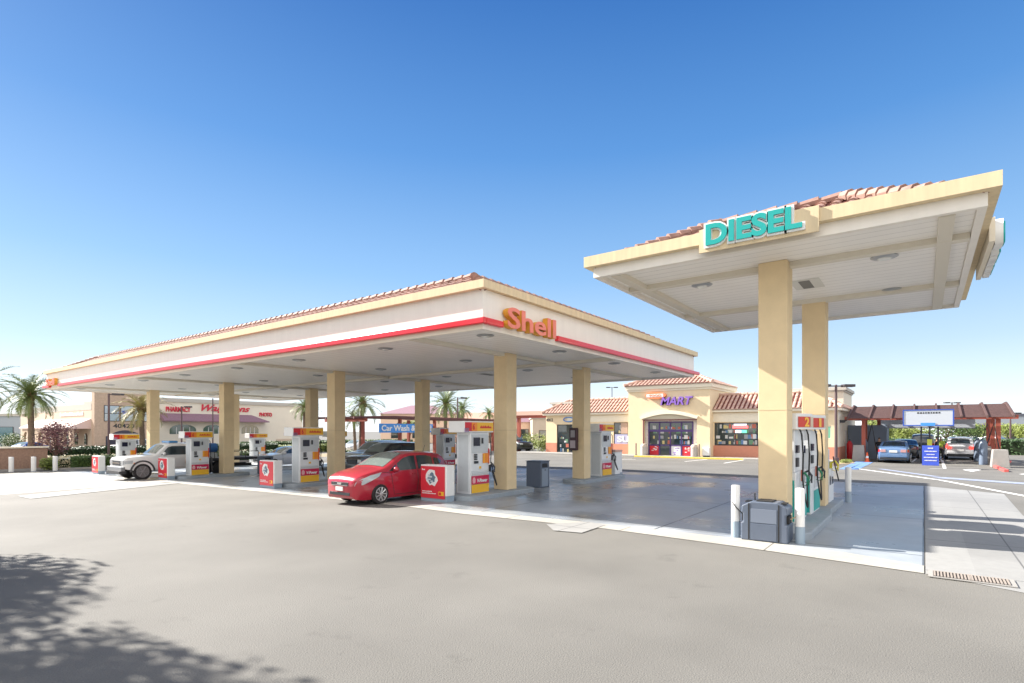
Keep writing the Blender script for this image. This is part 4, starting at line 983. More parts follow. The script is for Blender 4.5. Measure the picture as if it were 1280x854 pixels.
# ================================================================== diesel island equipment
def dpump(num, label, loc, W_=1.35):
    t = thing('diesel_pump', label, 'fuel pump', loc, 0, 'white and teal diesel pumps')
    MB().box(0, W_, 0, .62, 0, 1.12).box(.02, W_*.36, .03, .59, 1.122, 2.06).build('cabinet', offw, t, bevel=.015)
    MB().box(W_*.36+.004, W_-.02, .05, .57, 1.122, 2.04).build('upper_housing', white, t, bevel=.01)
    MB().box(-.012, -.002, .03, .59, .05, .95).box(W_*.3, W_-.01, -.012, -.002, .05, .55).build('teal_panel', tealp, t)
    MB().box(.42, .95, -.014, -.002, .62, 1.08).build('hose_recess', greyp, t)
    for k in range(3): MB().box(-.02, -.002, .22+.1*k, .28+.1*k, 1.22+.08*k, 1.28+.08*k).build('button', dark, t)
    MB().box(.12, .34, -.02, .029, 1.55, 1.72).build('display', screenm, t); MB().box(-.02, -.002, .12, .5, 1.5, 1.68).build('display', screenm, t)
    b = MB(); b.box(.14, .34, -.015, .028, 1.24, 1.44); b.build('keypad', dark, t)
    n = 8; pts = [(-.06+(W_+.12)*k/n, -.02-.2*sin(pi*k/n)) for k in range(n+1)]; pts += [(W_+.06, .64), (-.06, .64)]
    MB().prism(pts, 2.07, 2.42, 'z').build('topper', white, t, bevel=.01)
    def curved(u0, u1, z0, z1, m, nm, off):
        b = MB(); N = 5
        for k in range(N):
            a, c = u0+(u1-u0)*k/N, u0+(u1-u0)*(k+1)/N
            p = [(-.06+(W_+.12)*u, -.02-.2*sin(pi*u)-off) for u in (a, c)]
            b.quad((p[0][0], p[0][1], z0), (p[1][0], p[1][1], z0), (p[1][0], p[1][1], z1), (p[0][0], p[0][1], z1))
        return b.build(nm, m, t)
    curved(.03, .36, 2.12, 2.35, M('diesel_red', (.60, .05, .03), .5), 'topper_red_block', .012); curved(.37, .97, 2.12, 2.35, M('pale_tan_print', (.66, .52, .36), .5), 'topper_tan_block', .012)
    q = text('pump_number', num, .3, .006, M('number_yellow', (.9, .5, .05), .5), t, width=.2 if num != '1' else .11, height=.21, bold=.01, loc=(0, 0, 0), face='-Y'); q.location = (.20, -.145, 2.13); q.rotation_euler = (0, 0, -.3)
    for xx in (.12, .95):
        b = MB(); b.tube([(xx, -.06, 2.07), (xx-.02, -.1, 1.95), (xx+.03, -.12, 1.5), (xx+.08, -.1, 1.02), (xx+.12, -.10, .92)], .018, 7); b.build('vertical_hose', black, t, smooth=True)
    nozzle(t, .66, .03, .92, M('green_nozzle', (.02, .20, .10), .5)); nozzle(t, 1.12, .03, .94, dark)
    hose(t, (.24, -.10, .95), (.66, -.12, .82), .55, -.05)
    MB().box(.55, .62, -.05, -.013, .9, 1.15).build('nozzle_cradle', M('brick_red_plastic', (.45, .10, .04), .5), t)
    return t
dpump('2', 'white and teal diesel pump number 2 next to the nearer yellow column', (13.45, 2.25, .15))
dpump('1', 'white and teal diesel pump number 1 before the farther yellow column', (15.15, 2.2, .15))
t = thing('def_pump', 'short white dispenser with a yellow nozzle behind the farther yellow column', 'fuel pump', (18.0, 2.15, .15))
MB().box(0, .9, 0, .6, 0, .95).build('cabinet', offw, t, bevel=.015); MB().box(.1, .4, .05, .55, .952, 1.5).build('head', greyp, t, bevel=.01)
MB().box(.02, .25, -.014, -.002, .5, .75).build('display', screenm, t); MB().box(.5, .75, -.014, -.002, .5, .7).build('display', screenm, t); nozzle(t, .5, .02, 1.0, M('yellow_nozzle', (.7, .6, .05), .5)); hose(t, (.35, -.05, 1.3), (.55, -.1, .95), .5, -.1)
# grey windscreen wash / bin box
sbox = t = thing('service_box', 'wide grey plastic windscreen wash and litter box at the foot of the nearer yellow column', 'bin', (11.98, 2.53, .01))
b = MB(); pts = [(-.46, 0), (.46, 0), (.46, .40), (.42, .42), (.42, .62), (.46, .64), (.44, .80), (.26, .90), (-.26, .90), (-.44, .80), (-.46, .64), (-.42, .62), (-.42, .42), (-.46, .40)]
b.prism(pts, -.26, .30, 'x'); b.build('body', grey_pl, t, bevel=.035)
sbox.scale = (1, .93, .86)
MB().box(-.268, -.2605, -.25, .26, .42, .74).build('front_panel', M('slate_panel', (.16, .19, .25), .38), t, bevel=.006)
MB().box(-.276, -.262, -.25, .26, .03, .40).build('lower_panel', grey_pl, t, bevel=.006)
for y in (-.29, .30): MB().box(-.268, -.2601, y-.012, y+.012, .02, .86).build('strap', black, t)
MB().box(-.18, .2, -.15, .17, .899, .925).build('lid_slot', black, t, bevel=.008); 
for s_ in (-1, 1):
    MB().box(-.15, .12, s_*.43-.035, s_*.43+.035, .43, .60).build('side_opening', black, t); MB().box(-.12, .1, s_*.36-.05, s_*.36+.05, .862, .89).build('lid_slot', black, t)
MB().tube([(-.05, .42, .5), (-.12, .60, .72), (-.15, .68, .84)], .013, 6).build('squeegee', dark, t, smooth=True)
MB().tube([(-.05, -.42, .5), (-.05, -.62, .62)], .012, 6).build('squeegee', M('wood_handle', (.45, .33, .2), .6), t, smooth=True)
MB().tube([(.1, .26, .9), (.12, .27, 1.05)], .014, 6).build('squeegee', dark, t, smooth=True)

# ================================================================== vehicles
def interp(pts, x):
    if x <= pts[0][0]: return pts[0][1]
    for (a, va), (b_, vb) in zip(pts, pts[1:]):
        if x <= b_:
            u = (x-a)/(b_-a); return va+(vb-va)*u
    return pts[-1][1]
def smooth_pts(pts, n=3):
    out = [pts[0]]
    for i in range(len(pts)-1):
        p0 = pts[max(i-1, 0)]; p1 = pts[i]; p2 = pts[i+1]; p3 = pts[min(i+2, len(pts)-1)]
        m1 = (p2[1]-p0[1])/max(p2[0]-p0[0], 1e-3); m2 = (p3[1]-p1[1])/max(p3[0]-p1[0], 1e-3); h = p2[0]-p1[0]
        for k in range(1, n+1):
            t = k/n; a = 2*t**3-3*t*t+1; b_ = t**3-2*t*t+t; c = -2*t**3+3*t*t; d_ = t**3-t*t
            out.append((p1[0]+h*t, a*p1[1]+b_*h*m1+c*p2[1]+d_*h*m2))
    return out
class Car:
    def __init__(s, label, cat, name, loc, rz, L, W_, top, bot, plan, belt, paint, wheels, wr, group=None, tumble=.76, rim='alloy'):
        s.t = thing(name, label, cat, loc, rz, group); s.L = L; s.W = W_
        s.top = smooth_pts(top); s.bot = bot; s.plan = smooth_pts(plan); s.belt = belt; s.tum = tumble
        s.H = max(z for _, z in top); s.paint = paint; s.wh = wheels; s.wr = wr
        s.body(); s.wheels(rim)
    def hw(s, x, z):
        w = s.W/2*interp(s.plan, x); b = interp([(0, s.belt), (s.L, s.belt+.03)], x)
        sec = [(.15, .90), (.30, .96), (.5, .992), (b-.22, 1.0), (b-.03, .965), (b+.03, .94), (s.H, s.tum)]
        return w*interp(sec, z)
    def body(s):
        xs = sorted(set([round(p[0], 3) for p in s.top]+[s.L*k/26 for k in range(27)]))
        vs = []; rings = []
        for x in xs:
            zb = interp(s.bot, x); zt = interp(s.top, x); r = min(.09, (zt-zb)*.3); ring = []
            nz = 9
            for k in range(nz): 
                z = zb+(zt-r-zb)*k/(nz-1); ring.append((s.hw(x, z), z))
            w0 = s.hw(x, zt-r)
            for k in range(1, 4):
                a = pi/2*k/3; ring.append((w0-r*1.3*(1-cos(a)), zt-r+r*sin(a)))
            wt = ring[-1][0]; cr = .05 if zt > s.belt+.2 else .035
            for k in range(1, 4): u = k/4; ring.append((wt*(1-u), zt+cr*(1-(1-u)**2)))
            full = [(x, y, z) for y, z in ring]+[(x, 0, zt+cr)]+[(x, -y, z) for y, z in ring[::-1]]
            rings.append(len(full)); vs += full
        n = rings[0]; fs = []
        for i in range(len(xs)-1):
            for k in range(n): q = (k+1) % n; fs.append((i*n+k, i*n+q, (i+1)*n+q, (i+1)*n+k))
        fs.append(tuple(range(n))[::-1]); fs.append(tuple((len(xs)-1)*n+k for k in range(n)))
        b = MB(); b.add(vs, fs); o = b.build('body', [s.paint, dark], s.t, smooth=False)
        # wheel arches
        cut = MB(); cut.cur = 1
        for x in s.wh:
            for sg in (-1, 1):
                y0 = s.W/2-.27; cut.lathe([(s.wr+.08, 0), (s.wr+.08, .6)], (x, y0 if sg > 0 else -y0-.6, s.wr+.01), 28, 'y')
        c = cut.build('cutter', [s.paint, dark]); 
        for f in c.data.polygons: f.material_index = 1
        md = o.modifiers.new('arch', 'BOOLEAN'); md.object = c; md.operation = 'DIFFERENCE'; md.solver = 'EXACT'
        bpy.context.view_layer.update(); dg = bpy.context.evaluated_depsgraph_get()
        me = bpy.data.meshes.new_from_object(o.evaluated_get(dg)); o.modifiers.clear()
        if len(me.vertices) > 50: o.data = me
        bpy.data.objects.remove(c); me = o.data
        me.polygons.foreach_set('use_smooth', [True]*len(me.polygons)); me.set_sharp_from_angle(angle=radians(34))
        s.b = o
    def wheels(s, rim):
        rm = M('alloy_silver', (.62, .63, .65), .3, metal=.7) if rim == 'alloy' else M('dark_steel_rim', (.22, .22, .23), .5, metal=.2)
        for x in s.wh:
            for sg in (-1, 1):
                w = .21; y = sg*(s.W/2-.0); R = s.wr; c = (x, y-sg*w/2, R)
                o = thing('wheel', None, None, (0, 0, 0)); bpy.data.objects.remove(o)
                prof = [(R*.66, -w/2), (R*.93, -w/2), (R, -w/2+.035), (R, w/2-.035), (R*.93, w/2), (R*.66, w/2)]
                wb_ = MB().lathe(prof, c, 30, 'y').build('wheel', black, s.t, smooth=True)
                b = MB(); ro = sg*(w/2+.004)
                b.lathe([(R*.68, min(0, sg*.02)), (R*.68, max(0, sg*.02))], (x, c[1]+ro-sg*.016, R), 30, 'y')
                b.build('rim', M('rim_shadow', (.06, .06, .065), .6) if rim == 'alloy' else M('steel_wheel_grey', (.16, .16, .165), .5), wb_)
                b = MB(); b.lathe([(R*.17, 0), (R*.12, .018)] if sg > 0 else [(R*.12, -.018), (R*.17, 0)], (x, c[1]+ro+sg*.004, R), 16, 'y')
                for k in range(9 if rim == 'alloy' else 6):
                    a = 2*pi*k/(9 if rim == 'alloy' else 6)
                    p = Vector((x+R*.1*cos(a), c[1]+ro+sg*.006, R+R*.1*sin(a))); q = Vector((x+R*.64*cos(a), c[1]+ro+sg*.006, R+R*.64*sin(a)))
                    b.tube([p, q], [R*.045, R*.075], 5)
                pts = [(x+R*.66*cos(2*pi*k/30), c[1]+ro+sg*.006, R+R*.66*sin(2*pi*k/30)) for k in range(31)]
                b.tube(pts, R*.035, 5, cap=False); b.build('spokes', rm, wb_, smooth=True)
    def side(s, poly, name, mat, off=.006, sides=(-1, 1), parent=None, sub=8):
        """panel lying on the flank; poly in (x, z)"""
        out = []
        for sg in sides:
            # densify the outline, fan from centroid so that it follows the curved side
            pts = []
            for (a, c) in zip(poly, poly[1:]+poly[:1]):
                m = max(1, int(math.dist(a, c)/.12))
                for k in range(m): u = k/m; pts.append((a[0]+(c[0]-a[0])*u, a[1]+(c[1]-a[1])*u))
            cx = sum(p[0] for p in pts)/len(pts); cz = sum(p[1] for p in pts)/len(pts)
            mid = [((p[0]+cx)/2, (p[1]+cz)/2) for p in pts]; n = len(pts)
            P = lambda q: (q[0], sg*(s.hw(*q)+off), q[1])
            b = MB(); b.add([P(q) for q in pts]+[P(q) for q in mid]+[P((cx, cz))], [(k, (k+1) % n, n+(k+1) % n, n+k) for k in range(n)]+[(n+k, n+(k+1) % n, 2*n) for k in range(n)])
            o = b.build(name, mat, parent or s.t, smooth=True)
            out.append(o)
        return out
    def ztop(s, x, u):
        zt = interp(s.top, x); cr = .05 if zt > s.belt+.2 else .035
        return zt+cr*(1-u*u)
    def screen(s, x0, x1, wf, name, mat, off=.010, y0=-1, y1=1, trim=.0, n=8):
        """panel on the top surface between stations x0..x1, wf = share of the half width"""
        b = MB(); vs = []
        dz = interp(s.top, x1)-interp(s.top, x0); dx = x1-x0; ln = sqrt(dz*dz+dx*dx); nx, nz = -dz/ln, dx/ln
        for i in range(7):
            x = x0+(x1-x0)*i/6; zt = interp(s.top, x); w0 = s.hw(x, zt-.09)-.117
            for k in range(n+1):
                u = y0+(y1-y0)*k/n; vs.append((x+nx*off, w0*wf*u, s.ztop(x, u*wf)+nz*off))
        b.add(vs, [(i*(n+1)+k, i*(n+1)+k+1, (i+1)*(n+1)+k+1, (i+1)*(n+1)+k) for i in range(6) for k in range(n)])
        return b.build(name, mat, s.t, smooth=True)
    def seam(s, pts, sides=(-1, 1), w=.008):
        for sg in sides:
            P = []
            for a, c in zip(pts, pts[1:]):
                m = max(1, int(math.dist(a, c)/.08))
                for k in range(m): u = k/m; P.append((a[0]+(c[0]-a[0])*u, a[1]+(c[1]-a[1])*u))
            P.append(pts[-1]); MB().tube([(x, sg*(s.hw(x, z)+.001), z) for x, z in P], w, 4).build('door_seam', dark, s.t)
    def handle(s, x, z):
        for sg in (-1, 1):
            y = sg*(s.hw(x, z)+.022); MB().box(x-.09, x+.09, min(y, y-sg*.03), max(y, y-sg*.03), z-.015, z+.015).build('door_handle', s.paint, s.t, bevel=.008)
    def mirror(s, x, z):
        for sg in (-1, 1):
            y = sg*(s.hw(x, z)+.10); MB().lathe([(.03, -.10), (.075, -.06), (.085, 0), (.075, .07), (.03, .10)], (x, y, z+.05), 10, 'y').tube([(x, y, z), (x-.02, sg*s.hw(x, z-.02), z-.04)], .025, 6).build('mirror', s.paint, s.t, smooth=True)
    def endpanel(s, x, y0, y1, z0, z1, name, mat, th=.02, bevel=.004):
        return MB().box(min(x, x+th), max(x, x+th), y0, y1, z0, z1).build(name, mat, s.t, bevel=bevel)

glass_c = glassy('car_glass', (.035, .05, .055), .02); glass_t = glassy('clear_car_glass', (.16, .20, .19), .03)
lampm = M('headlamp_lens', (.42, .45, .48), .08, coat=1); tail_r = M('tail_lamp_red', (.45, .01, .015), .15, coat=.6); tail_lit = M('lit_brake_lamp', (1, .03, .02), .3, emit=1.5)
def paintm(n, c, **k): return M(n, c, .28, coat=1, spec=.5, **k)

def hatch():
    P = paintm('candy_red_paint', (.40, .008, .03))
    top = [(0, .66), (.04, .76), (.14, .85), (.35, .93), (.75, 1.02), (1.05, 1.08), (1.35, 1.22), (1.75, 1.42), (2.05, 1.50), (2.6, 1.52), (3.2, 1.49), (3.62, 1.43), (3.80, 1.30), (3.98, 1.05), (4.06, .90), (4.10, .62)]
    bot = [(0, .30), (.06, .21), (.3, .17), (1, .16), (3.3, .16), (3.9, .22), (4.1, .42)]
    plan = [(0, .68), (.05, .78), (.15, .86), (.35, .93), (.7, .98), (1.1, 1.0), (2.6, 1.0), (3.4, .965), (3.8, .90), (4.02, .80), (4.1, .70)]
    c = Car('red five door hatchback parked nose out beside the nearest pump', 'car', 'parked_car', (10.30, 14.05, g(11, 14)), 0, 4.1, 1.70, top, bot, plan, .93, P, (.86, 3.42), .315)
    c.screen(1.12, 1.98, .93, 'windscreen', glass_t); c.screen(3.66, 3.93, .85, 'rear_window', glass_c)
    c.side([(1.20, .98), (1.52, 1.18), (1.52, .985)], 'quarter_window', glass_c)
    c.side([(1.58, .985), (1.58, 1.21), (1.86, 1.36), (2.12, 1.42), (2.36, 1.43), (2.36, .99)], 'side_window', glass_c)
    c.side([(2.44, .99), (2.44, 1.43), (2.9, 1.42), (3.14, 1.36), (3.16, 1.05), (3.0, 1.0)], 'side_window', glass_c)
    c.side([(3.24, 1.08), (3.22, 1.34), (3.46, 1.30), (3.62, 1.2), (3.55, 1.12)], 'quarter_window', glass_c)
    c.seam([(1.28, .92), (1.32, .6), (1.42, .26), (2.36, .24), (2.40, .6), (2.40, 1.42)]); c.seam([(2.40, .24), (3.02, .26), (3.06, .45), (3.22, .75), (3.2, 1.0)])
    c.seam([(.95, .97), (1.25, .93)]); c.handle(2.24, .86); c.handle(3.08, .88); c.mirror(1.42, .98)
    for sg in (-1, 1):
        c.side([(.03, .60), (.05, .70), (.2, .80), (.5, .90), (.92, .97), (.80, .85), (.5, .73), (.25, .63)], 'headlight', lampm, .012, (sg,))
        c.side([(3.86, .92), (3.78, 1.22), (3.9, 1.12), (4.0, .95), (4.0, .8), (3.88, .78)], 'tail_light', tail_r, .012, (sg,))
    g1 = c.endpanel(-.014, -.40, .40, .60, .70, 'grille', dark, .05)
    MB().box(-.022, -.0145, -.1, .1, .625, .685).box(-.022, -.0145, -.38, .38, .6, .612).build('grille_chrome', chrome, g1)
    c.endpanel(-.012, -.48, .48, .31, .40, 'lower_grille', dark, .05); c.endpanel(-.03, -.17, .17, .44, .56, 'licence_plate', white, .028)
    MB().box(.35, 3.9, -.7, .7, .15, .2).build('underside', dark, c.t); MB().tube([(2.9, -.55, 1.53), (2.98, -.55, 1.75)], .006, 5).build('aerial', dark, c.t)
    return c
hatch()
def suv(label, loc, rz, P, group=None, L=4.8, W_=1.86, H=1.74, lit=False, name='parked_car', cat='car'):
    k = H/1.74; top = [(0, .78), (.08, .95), (.3, 1.04), (1.1, 1.12), (1.35, 1.18), (1.75, 1.52), (2.05, 1.68), (2.6, 1.74), (3.8, 1.72), (4.35, 1.64), (4.6, 1.3), (4.72, 1.08), (4.8, .7)]
    top = [(x*L/4.8, z*k) for x, z in top]; bot = [(0, .42), (.1, .28), (.4, .24), (L-.4, .24), (L, .45)]
    plan = [(0, .76), (.1, .88), (.5, .97), (1.2, 1), (L-1, 1), (L-.3, .95), (L, .86)]
    c = Car(label, cat, name, loc, rz, L, W_, top, bot, plan, 1.08*k, P, (.95, L-1.0), .36, group)
    f = L/4.8
    c.screen(1.4*f, 2.0*f, .92, 'windscreen', glass_t); c.screen(4.40*f, 4.63*f, .86, 'rear_window', glass_c)
    c.side([(1.62*f, 1.14*k), (2.0*f, 1.56*k), (2.62*f, 1.62*k), (2.62*f, 1.14*k)], 'side_window', glass_c); c.side([(2.7*f, 1.14*k), (2.7*f, 1.62*k), (3.5*f, 1.61*k), (3.55*f, 1.14*k)], 'side_window', glass_c)
    c.side([(3.64*f, 1.15*k), (3.6*f, 1.6*k), (4.15*f, 1.56*k), (4.35*f, 1.2*k)], 'quarter_window', glass_c)
    c.seam([(1.6*f, 1.08*k), (1.65*f, .4), (2.64*f, .38), (2.66*f, 1.6*k)]); c.seam([(2.66*f, .38), (3.4*f, .4), (3.6*f, .9), (3.6*f, 1.6*k)]); c.handle(2.5*f, 1.0*k); c.handle(3.4*f, 1.0*k); c.mirror(1.7*f, 1.12*k)
    for sg in (-1, 1):
        c.side([(.03, .78*k), (.05, .94*k), (.42, 1.0*k), (.38, .84*k)], 'headlight', lampm, .012, (sg,))
        c.side([(L-.28, .92*k), (L-.3, 1.24*k), (L-.12, 1.2*k), (L-.03, .95*k)], 'tail_light', tail_lit if lit else tail_r, .012, (sg,))
        y = sg*W_*.36; c.endpanel(L-.045*f, y-.13, y+.13, .88*k, 1.02*k, 'tail_light', tail_lit if lit else tail_r, .06)
        y = sg*W_*.33; c.endpanel(-.03, y-.17, y+.13, .76*k, .92*k, 'headlight', lampm, .05)
    c.endpanel(-.03, -.36, .36, .66, .90, 'grille', dark, .04); c.endpanel(-.04, -.7, .7, .34, .5, 'bumper_intake', dark, .05)
    c.endpanel(L-.01, -.2, .2, .66, .80, 'licence_plate', white, .03); c.endpanel(L-.02, -.8, .8, .3, .46, 'rear_bumper_trim', dark, .04)
    return c
def sedan(label, loc, rz, P, group=None, L=4.75, W_=1.82, plate=True):
    top = [(0, .6), (.1, .72), (.4, .82), (1.2, .95), (1.45, 1.0), (1.95, 1.30), (2.3, 1.42), (2.8, 1.45), (3.3, 1.40), (3.75, 1.2), (4.05, 1.08), (4.5, 1.04), (4.68, .98), (4.75, .62)]
    bot = [(0, .34), (.1, .22), (.4, .18), (L-.4, .18), (L, .42)]; plan = [(0, .68), (.1, .82), (.5, .95), (1.1, 1), (3.7, 1), (4.4, .95), (L, .82)]
    c = Car(label, 'car', 'parked_car', loc, rz, L, W_, top, bot, plan, .95, P, (.95, L-1.02), .33, group)
    c.screen(1.5, 2.22, .93, 'windscreen', glass_t); c.screen(3.38, 3.98, .9, 'rear_window', glass_c)
    c.side([(1.7, .99), (2.05, 1.24), (2.4, 1.345), (2.72, 1.36), (2.72, 1.0)], 'side_window', glass_c); c.side([(2.8, 1.0), (2.8, 1.36), (3.2, 1.32), (3.62, 1.12), (3.6, 1.02)], 'side_window', glass_c)
    c.seam([(1.55, .93), (1.6, .3), (2.76, .28), (2.76, 1.34)]); c.seam([(2.76, .28), (3.3, .32), (3.55, .8), (3.6, 1.0)]); c.handle(2.6, .88); c.handle(3.45, .9); c.mirror(1.72, .97)
    for sg in (-1, 1):
        c.side([(.06, .58), (.08, .68), (.6, .8), (.5, .66)], 'headlight', lampm, .012, (sg,)); c.side([(L-.35, .74), (L-.36, .93), (L-.05, .92), (L-.03, .74)], 'tail_light', tail_r, .012, (sg,))
        y = sg*W_*.31; c.endpanel(L-.05, y-.16, y+.14, .74, .92, 'tail_light', M('pale_tail_lens', (.55, .3, .3), .2, coat=.6), .06)
        c.endpanel(-.03, y-.14, y+.12, .56, .68, 'headlight', lampm, .05)
    c.endpanel(-.03, -.3, .3, .46, .62, 'grille', dark, .04); c.endpanel(L-.01, -.22, .22, .72, .86, 'licence_plate', white, .03); c.endpanel(L-.02, -.75, .75, .24, .36, 'rear_bumper_trim', dark, .04)
    return c
suv('black SUV waiting behind the red hatchback at the second pump row', (18.2, 23.8, g(20, 23.8)), 0, paintm('black_paint', (.012, .014, .02)))
suv('pale silver van showing its roof above the black SUV', (21.5, 28.6, g(22, 28)), 0, paintm('pale_silver_paint', (.5, .55, .57)), H=1.8)
sedan('white sedan beyond the second and third pump rows behind a grey bin', (20.9, 38.2, g(22, 38.2)), 0, paintm('white_car_paint', (.72, .73, .74)))
BG = 'cars in the car wash bays'
sedan('blue sedan seen from behind at the left of the pergola bays', (49.6, 1.65, 0), pi, paintm('metallic_blue_paint', (.10, .19, .36), metal=0), BG)
suv('silver SUV with lit brake lamps seen from behind under the pergola', (57.0, -2.15, 0), pi, paintm('silver_paint', (.62, .64, .67)), BG, L=4.5, W_=1.8, H=1.68, lit=True)
sedan('dark sedan half hidden behind the blue sedan under the pergola', (57.5, 1.2, 0), pi, paintm('black_paint', (.012, .014, .02)), BG)
suv('dark van standing behind the pay station under the pergola', (64.0, .1, 0), pi, paintm('dark_grey_paint', (.04, .045, .05)), BG, H=1.85)
for i, (px, d, kind, P, rz, lb) in enumerate(((138, 66, 'v', 'w', 0, 'white van parked before the beige numbered building'), (2, 60, 's', 'b', .4, 'deep blue car cut off by the left picture edge'),
        (658, 56, 'v', 'k', 1.2, 'black vehicle parked behind the salmon gateway'), (1250, 72, 's', 'g', 1.0, 'grey car in the far car park right of the pergola'), (1272, 70, 's', 'w', 1.0, 'white car in the far car park at the right edge'),
        (1232, 78, 's', 'k', 1.0, 'black car in the far car park just behind the right pergola post'), (430, 66, 's', 'w', .3, 'white car seen between the tan columns below the palms'), (578, 80, 's', 'g', .3, 'grey car far behind the nearest pump'))):
    x, y = far(px, d); P = {'w': paintm('white_car_paint', (.72, .73, .74)), 'b': paintm('deep_blue_paint', (.02, .07, .3)), 'k': paintm('black_paint', (.012, .014, .02)), 'g': paintm('grey_car_paint', (.25, .26, .28))}[P]
    (suv if kind == 'v' else sedan)(lb, (x, y, g(x, y)), rz, P, 'cars parked in the distance')
# work truck
def truck():
    P = paintm('fleet_white_paint', (.74, .74, .74)); L = 3.55
    top = [(0, 1.10), (.05, 1.16), (.3, 1.21), (1.1, 1.27), (1.45, 1.30), (1.75, 1.55), (2.05, 1.80), (2.3, 1.86), (3.2, 1.86), (3.42, 1.80), (3.55, 1.70)]
    bot = [(0, .62), (.3, .55), (.5, .5), (L, .5)]; plan = [(0, .90), (.06, .96), (.4, .99), (1, 1), (L, 1)]
    c = Car('white flatbed work truck with a blue light bar parked at the third pump row', 'truck', 'work_truck', (11.0, 33.75, g(13, 33.7)), 0, L, 1.98, top, bot, plan, 1.24, P, (.84,), .44, tumble=.84, rim='steel')
    c.screen(1.52, 2.0, .92, 'windscreen', glass_t); c.side([(1.72, 1.27), (2.08, 1.68), (2.3, 1.74), (3.0, 1.74), (3.05, 1.27)], 'side_window', glass_c)
    c.seam([(1.62, 1.22), (1.66, .6), (3.12, .58), (3.14, 1.72)]); c.handle(2.95, 1.12); c.mirror(1.85, 1.3)
    MB().box(3.3, 3.42, -1.0, -.985, 1.05, 1.2).build('fuel_flap', dark, c.t)
    for sg in (-1, 1):
        c.side([(.04, .86), (.05, 1.02), (.4, 1.04), (.38, .88)], 'headlight', lampm, .014, (sg,)); c.side([(.42, .82), (.42, .92), (.5, .92), (.5, .82)], 'indicator', orange, .014, (sg,))
        y = sg*.74; c.endpanel(-.03, y-.2, y+.14, .84, 1.04, 'headlight', lampm, .05)
    g1 = c.endpanel(-.03, -.5, .5, .76, 1.03, 'grille', dark, .04); MB().box(-.045, -.031, -.48, .48, .87, .93).build('grille_bar', chrome, g1)
    MB().box(-.14, .05, -.98, .98, .50, .72).build('front_bumper', M('bumper_grey', (.22, .23, .25), .4, metal=.4), c.t, bevel=.03); MB().box(-.19, .12, -.9, .9, .36, .498).build('air_dam', dark, c.t)
    MB().box(2.3, 2.75, -.5, .5, 1.905, 2.02).build('light_bar', M('beacon_blue', (.05, .25, .55), .2, coat=.6), c.t, bevel=.03); MB().box(2.25, 2.8, -.62, .62, 1.885, 1.904).build('light_bar_base', white, c.t)
    for sg in (-1, 1):
        pts = [(.84+.545*cos(pi*k/14), sg*1.0, .45+.545*sin(pi*k/14)) for k in range(15)]; MB().tube(pts, .045, 6).build('fender_flare', M('flare_grey', (.06, .06, .065), .7), c.t, smooth=True)
    MB().box(.6, 7.0, -.4, -.28, .45, .62).box(.6, 7.0, .28, .4, .45, .62).build('chassis_rail', black, c.t)
    MB().box(3.62, 7.2, -1.05, 1.05, .85, 1.0).build('flatbed', M('bed_black', (.03, .03, .035), .5), c.t, bevel=.01)
    b = MB()
    for x in (3.66, 4.5, 5.4, 6.3, 7.1):
        for y in (-1.0, 1.0): b.tube([(x, y, 1.0), (x, y, 1.35)], .02, 6)
    for y in (-1.0, 1.0): b.tube([(3.66, y, 1.35), (7.1, y, 1.35)], .02, 6)
    b.build('side_rails', bronze, c.t); 
    MB().tube([(3.7, -1.0, 1.0), (3.7, -1.0, 1.9), (3.7, 1.0, 1.9), (3.7, 1.0, 1.0)], .035, 8).tube([(3.7, 0, 1.0), (3.7, 0, 1.9)], .03, 6).build('headboard_frame', bronze, c.t)
    for sg in (-1, 1):
        w = MB().lathe([(.27, -.2), (.38, -.2), (.42, -.16), (.42, .16), (.38, .2), (.27, .2)], (4.85, sg*.8, .42), 28, 'y').build('wheel', black, c.t, smooth=True)
        MB().lathe([(.28, 0), (.12, -.09*sg), (.1, -.02*sg)] if sg > 0 else [(.1, 0), (.12, .05), (.28, .06)], (4.85, sg*.985, .42), 20, 'y').build('rim', M('dark_steel_rim', (.1, .1, .11), .5, metal=.4), w, smooth=True)
        MB().box(4.3, 5.4, sg*.8-.22, sg*.8+.22, .848-.03, .849).build('mudguard', black, c.t)
    MB().tube([(7.2, -.9, .6), (7.75, -.95, .95)], .03, 6).tube([(7.2, -.9, .95), (7.75, -.95, .95)], .03, 6).tube([(7.75, -.95, .4), (7.75, -.95, 1.0)], .03, 6).build('tail_ladder', bronze, c.t)
    return c
truck()
t = thing('tool_drum', 'blue plastic tool drum strapped on the truck flatbed', 'drum', (14.8, 33.2, g(14.8, 33.7)+1.0))
MB().box(-.2, .95, -.25, .5, 0, .3).build('crate_base', greyp, t); MB().lathe([(.27, 0), (.27, 1.1)], (-.1, .1, .59), 18, 'x').build('drum_body', M('drum_blue', (.04, .16, .45), .4), t, smooth=True)
MB().tube([(-.14, -.1, .02), (-.18, -.14, .9), (-.3, -.1, 1.15)], .025, 6).build('hand_pump', black, t)
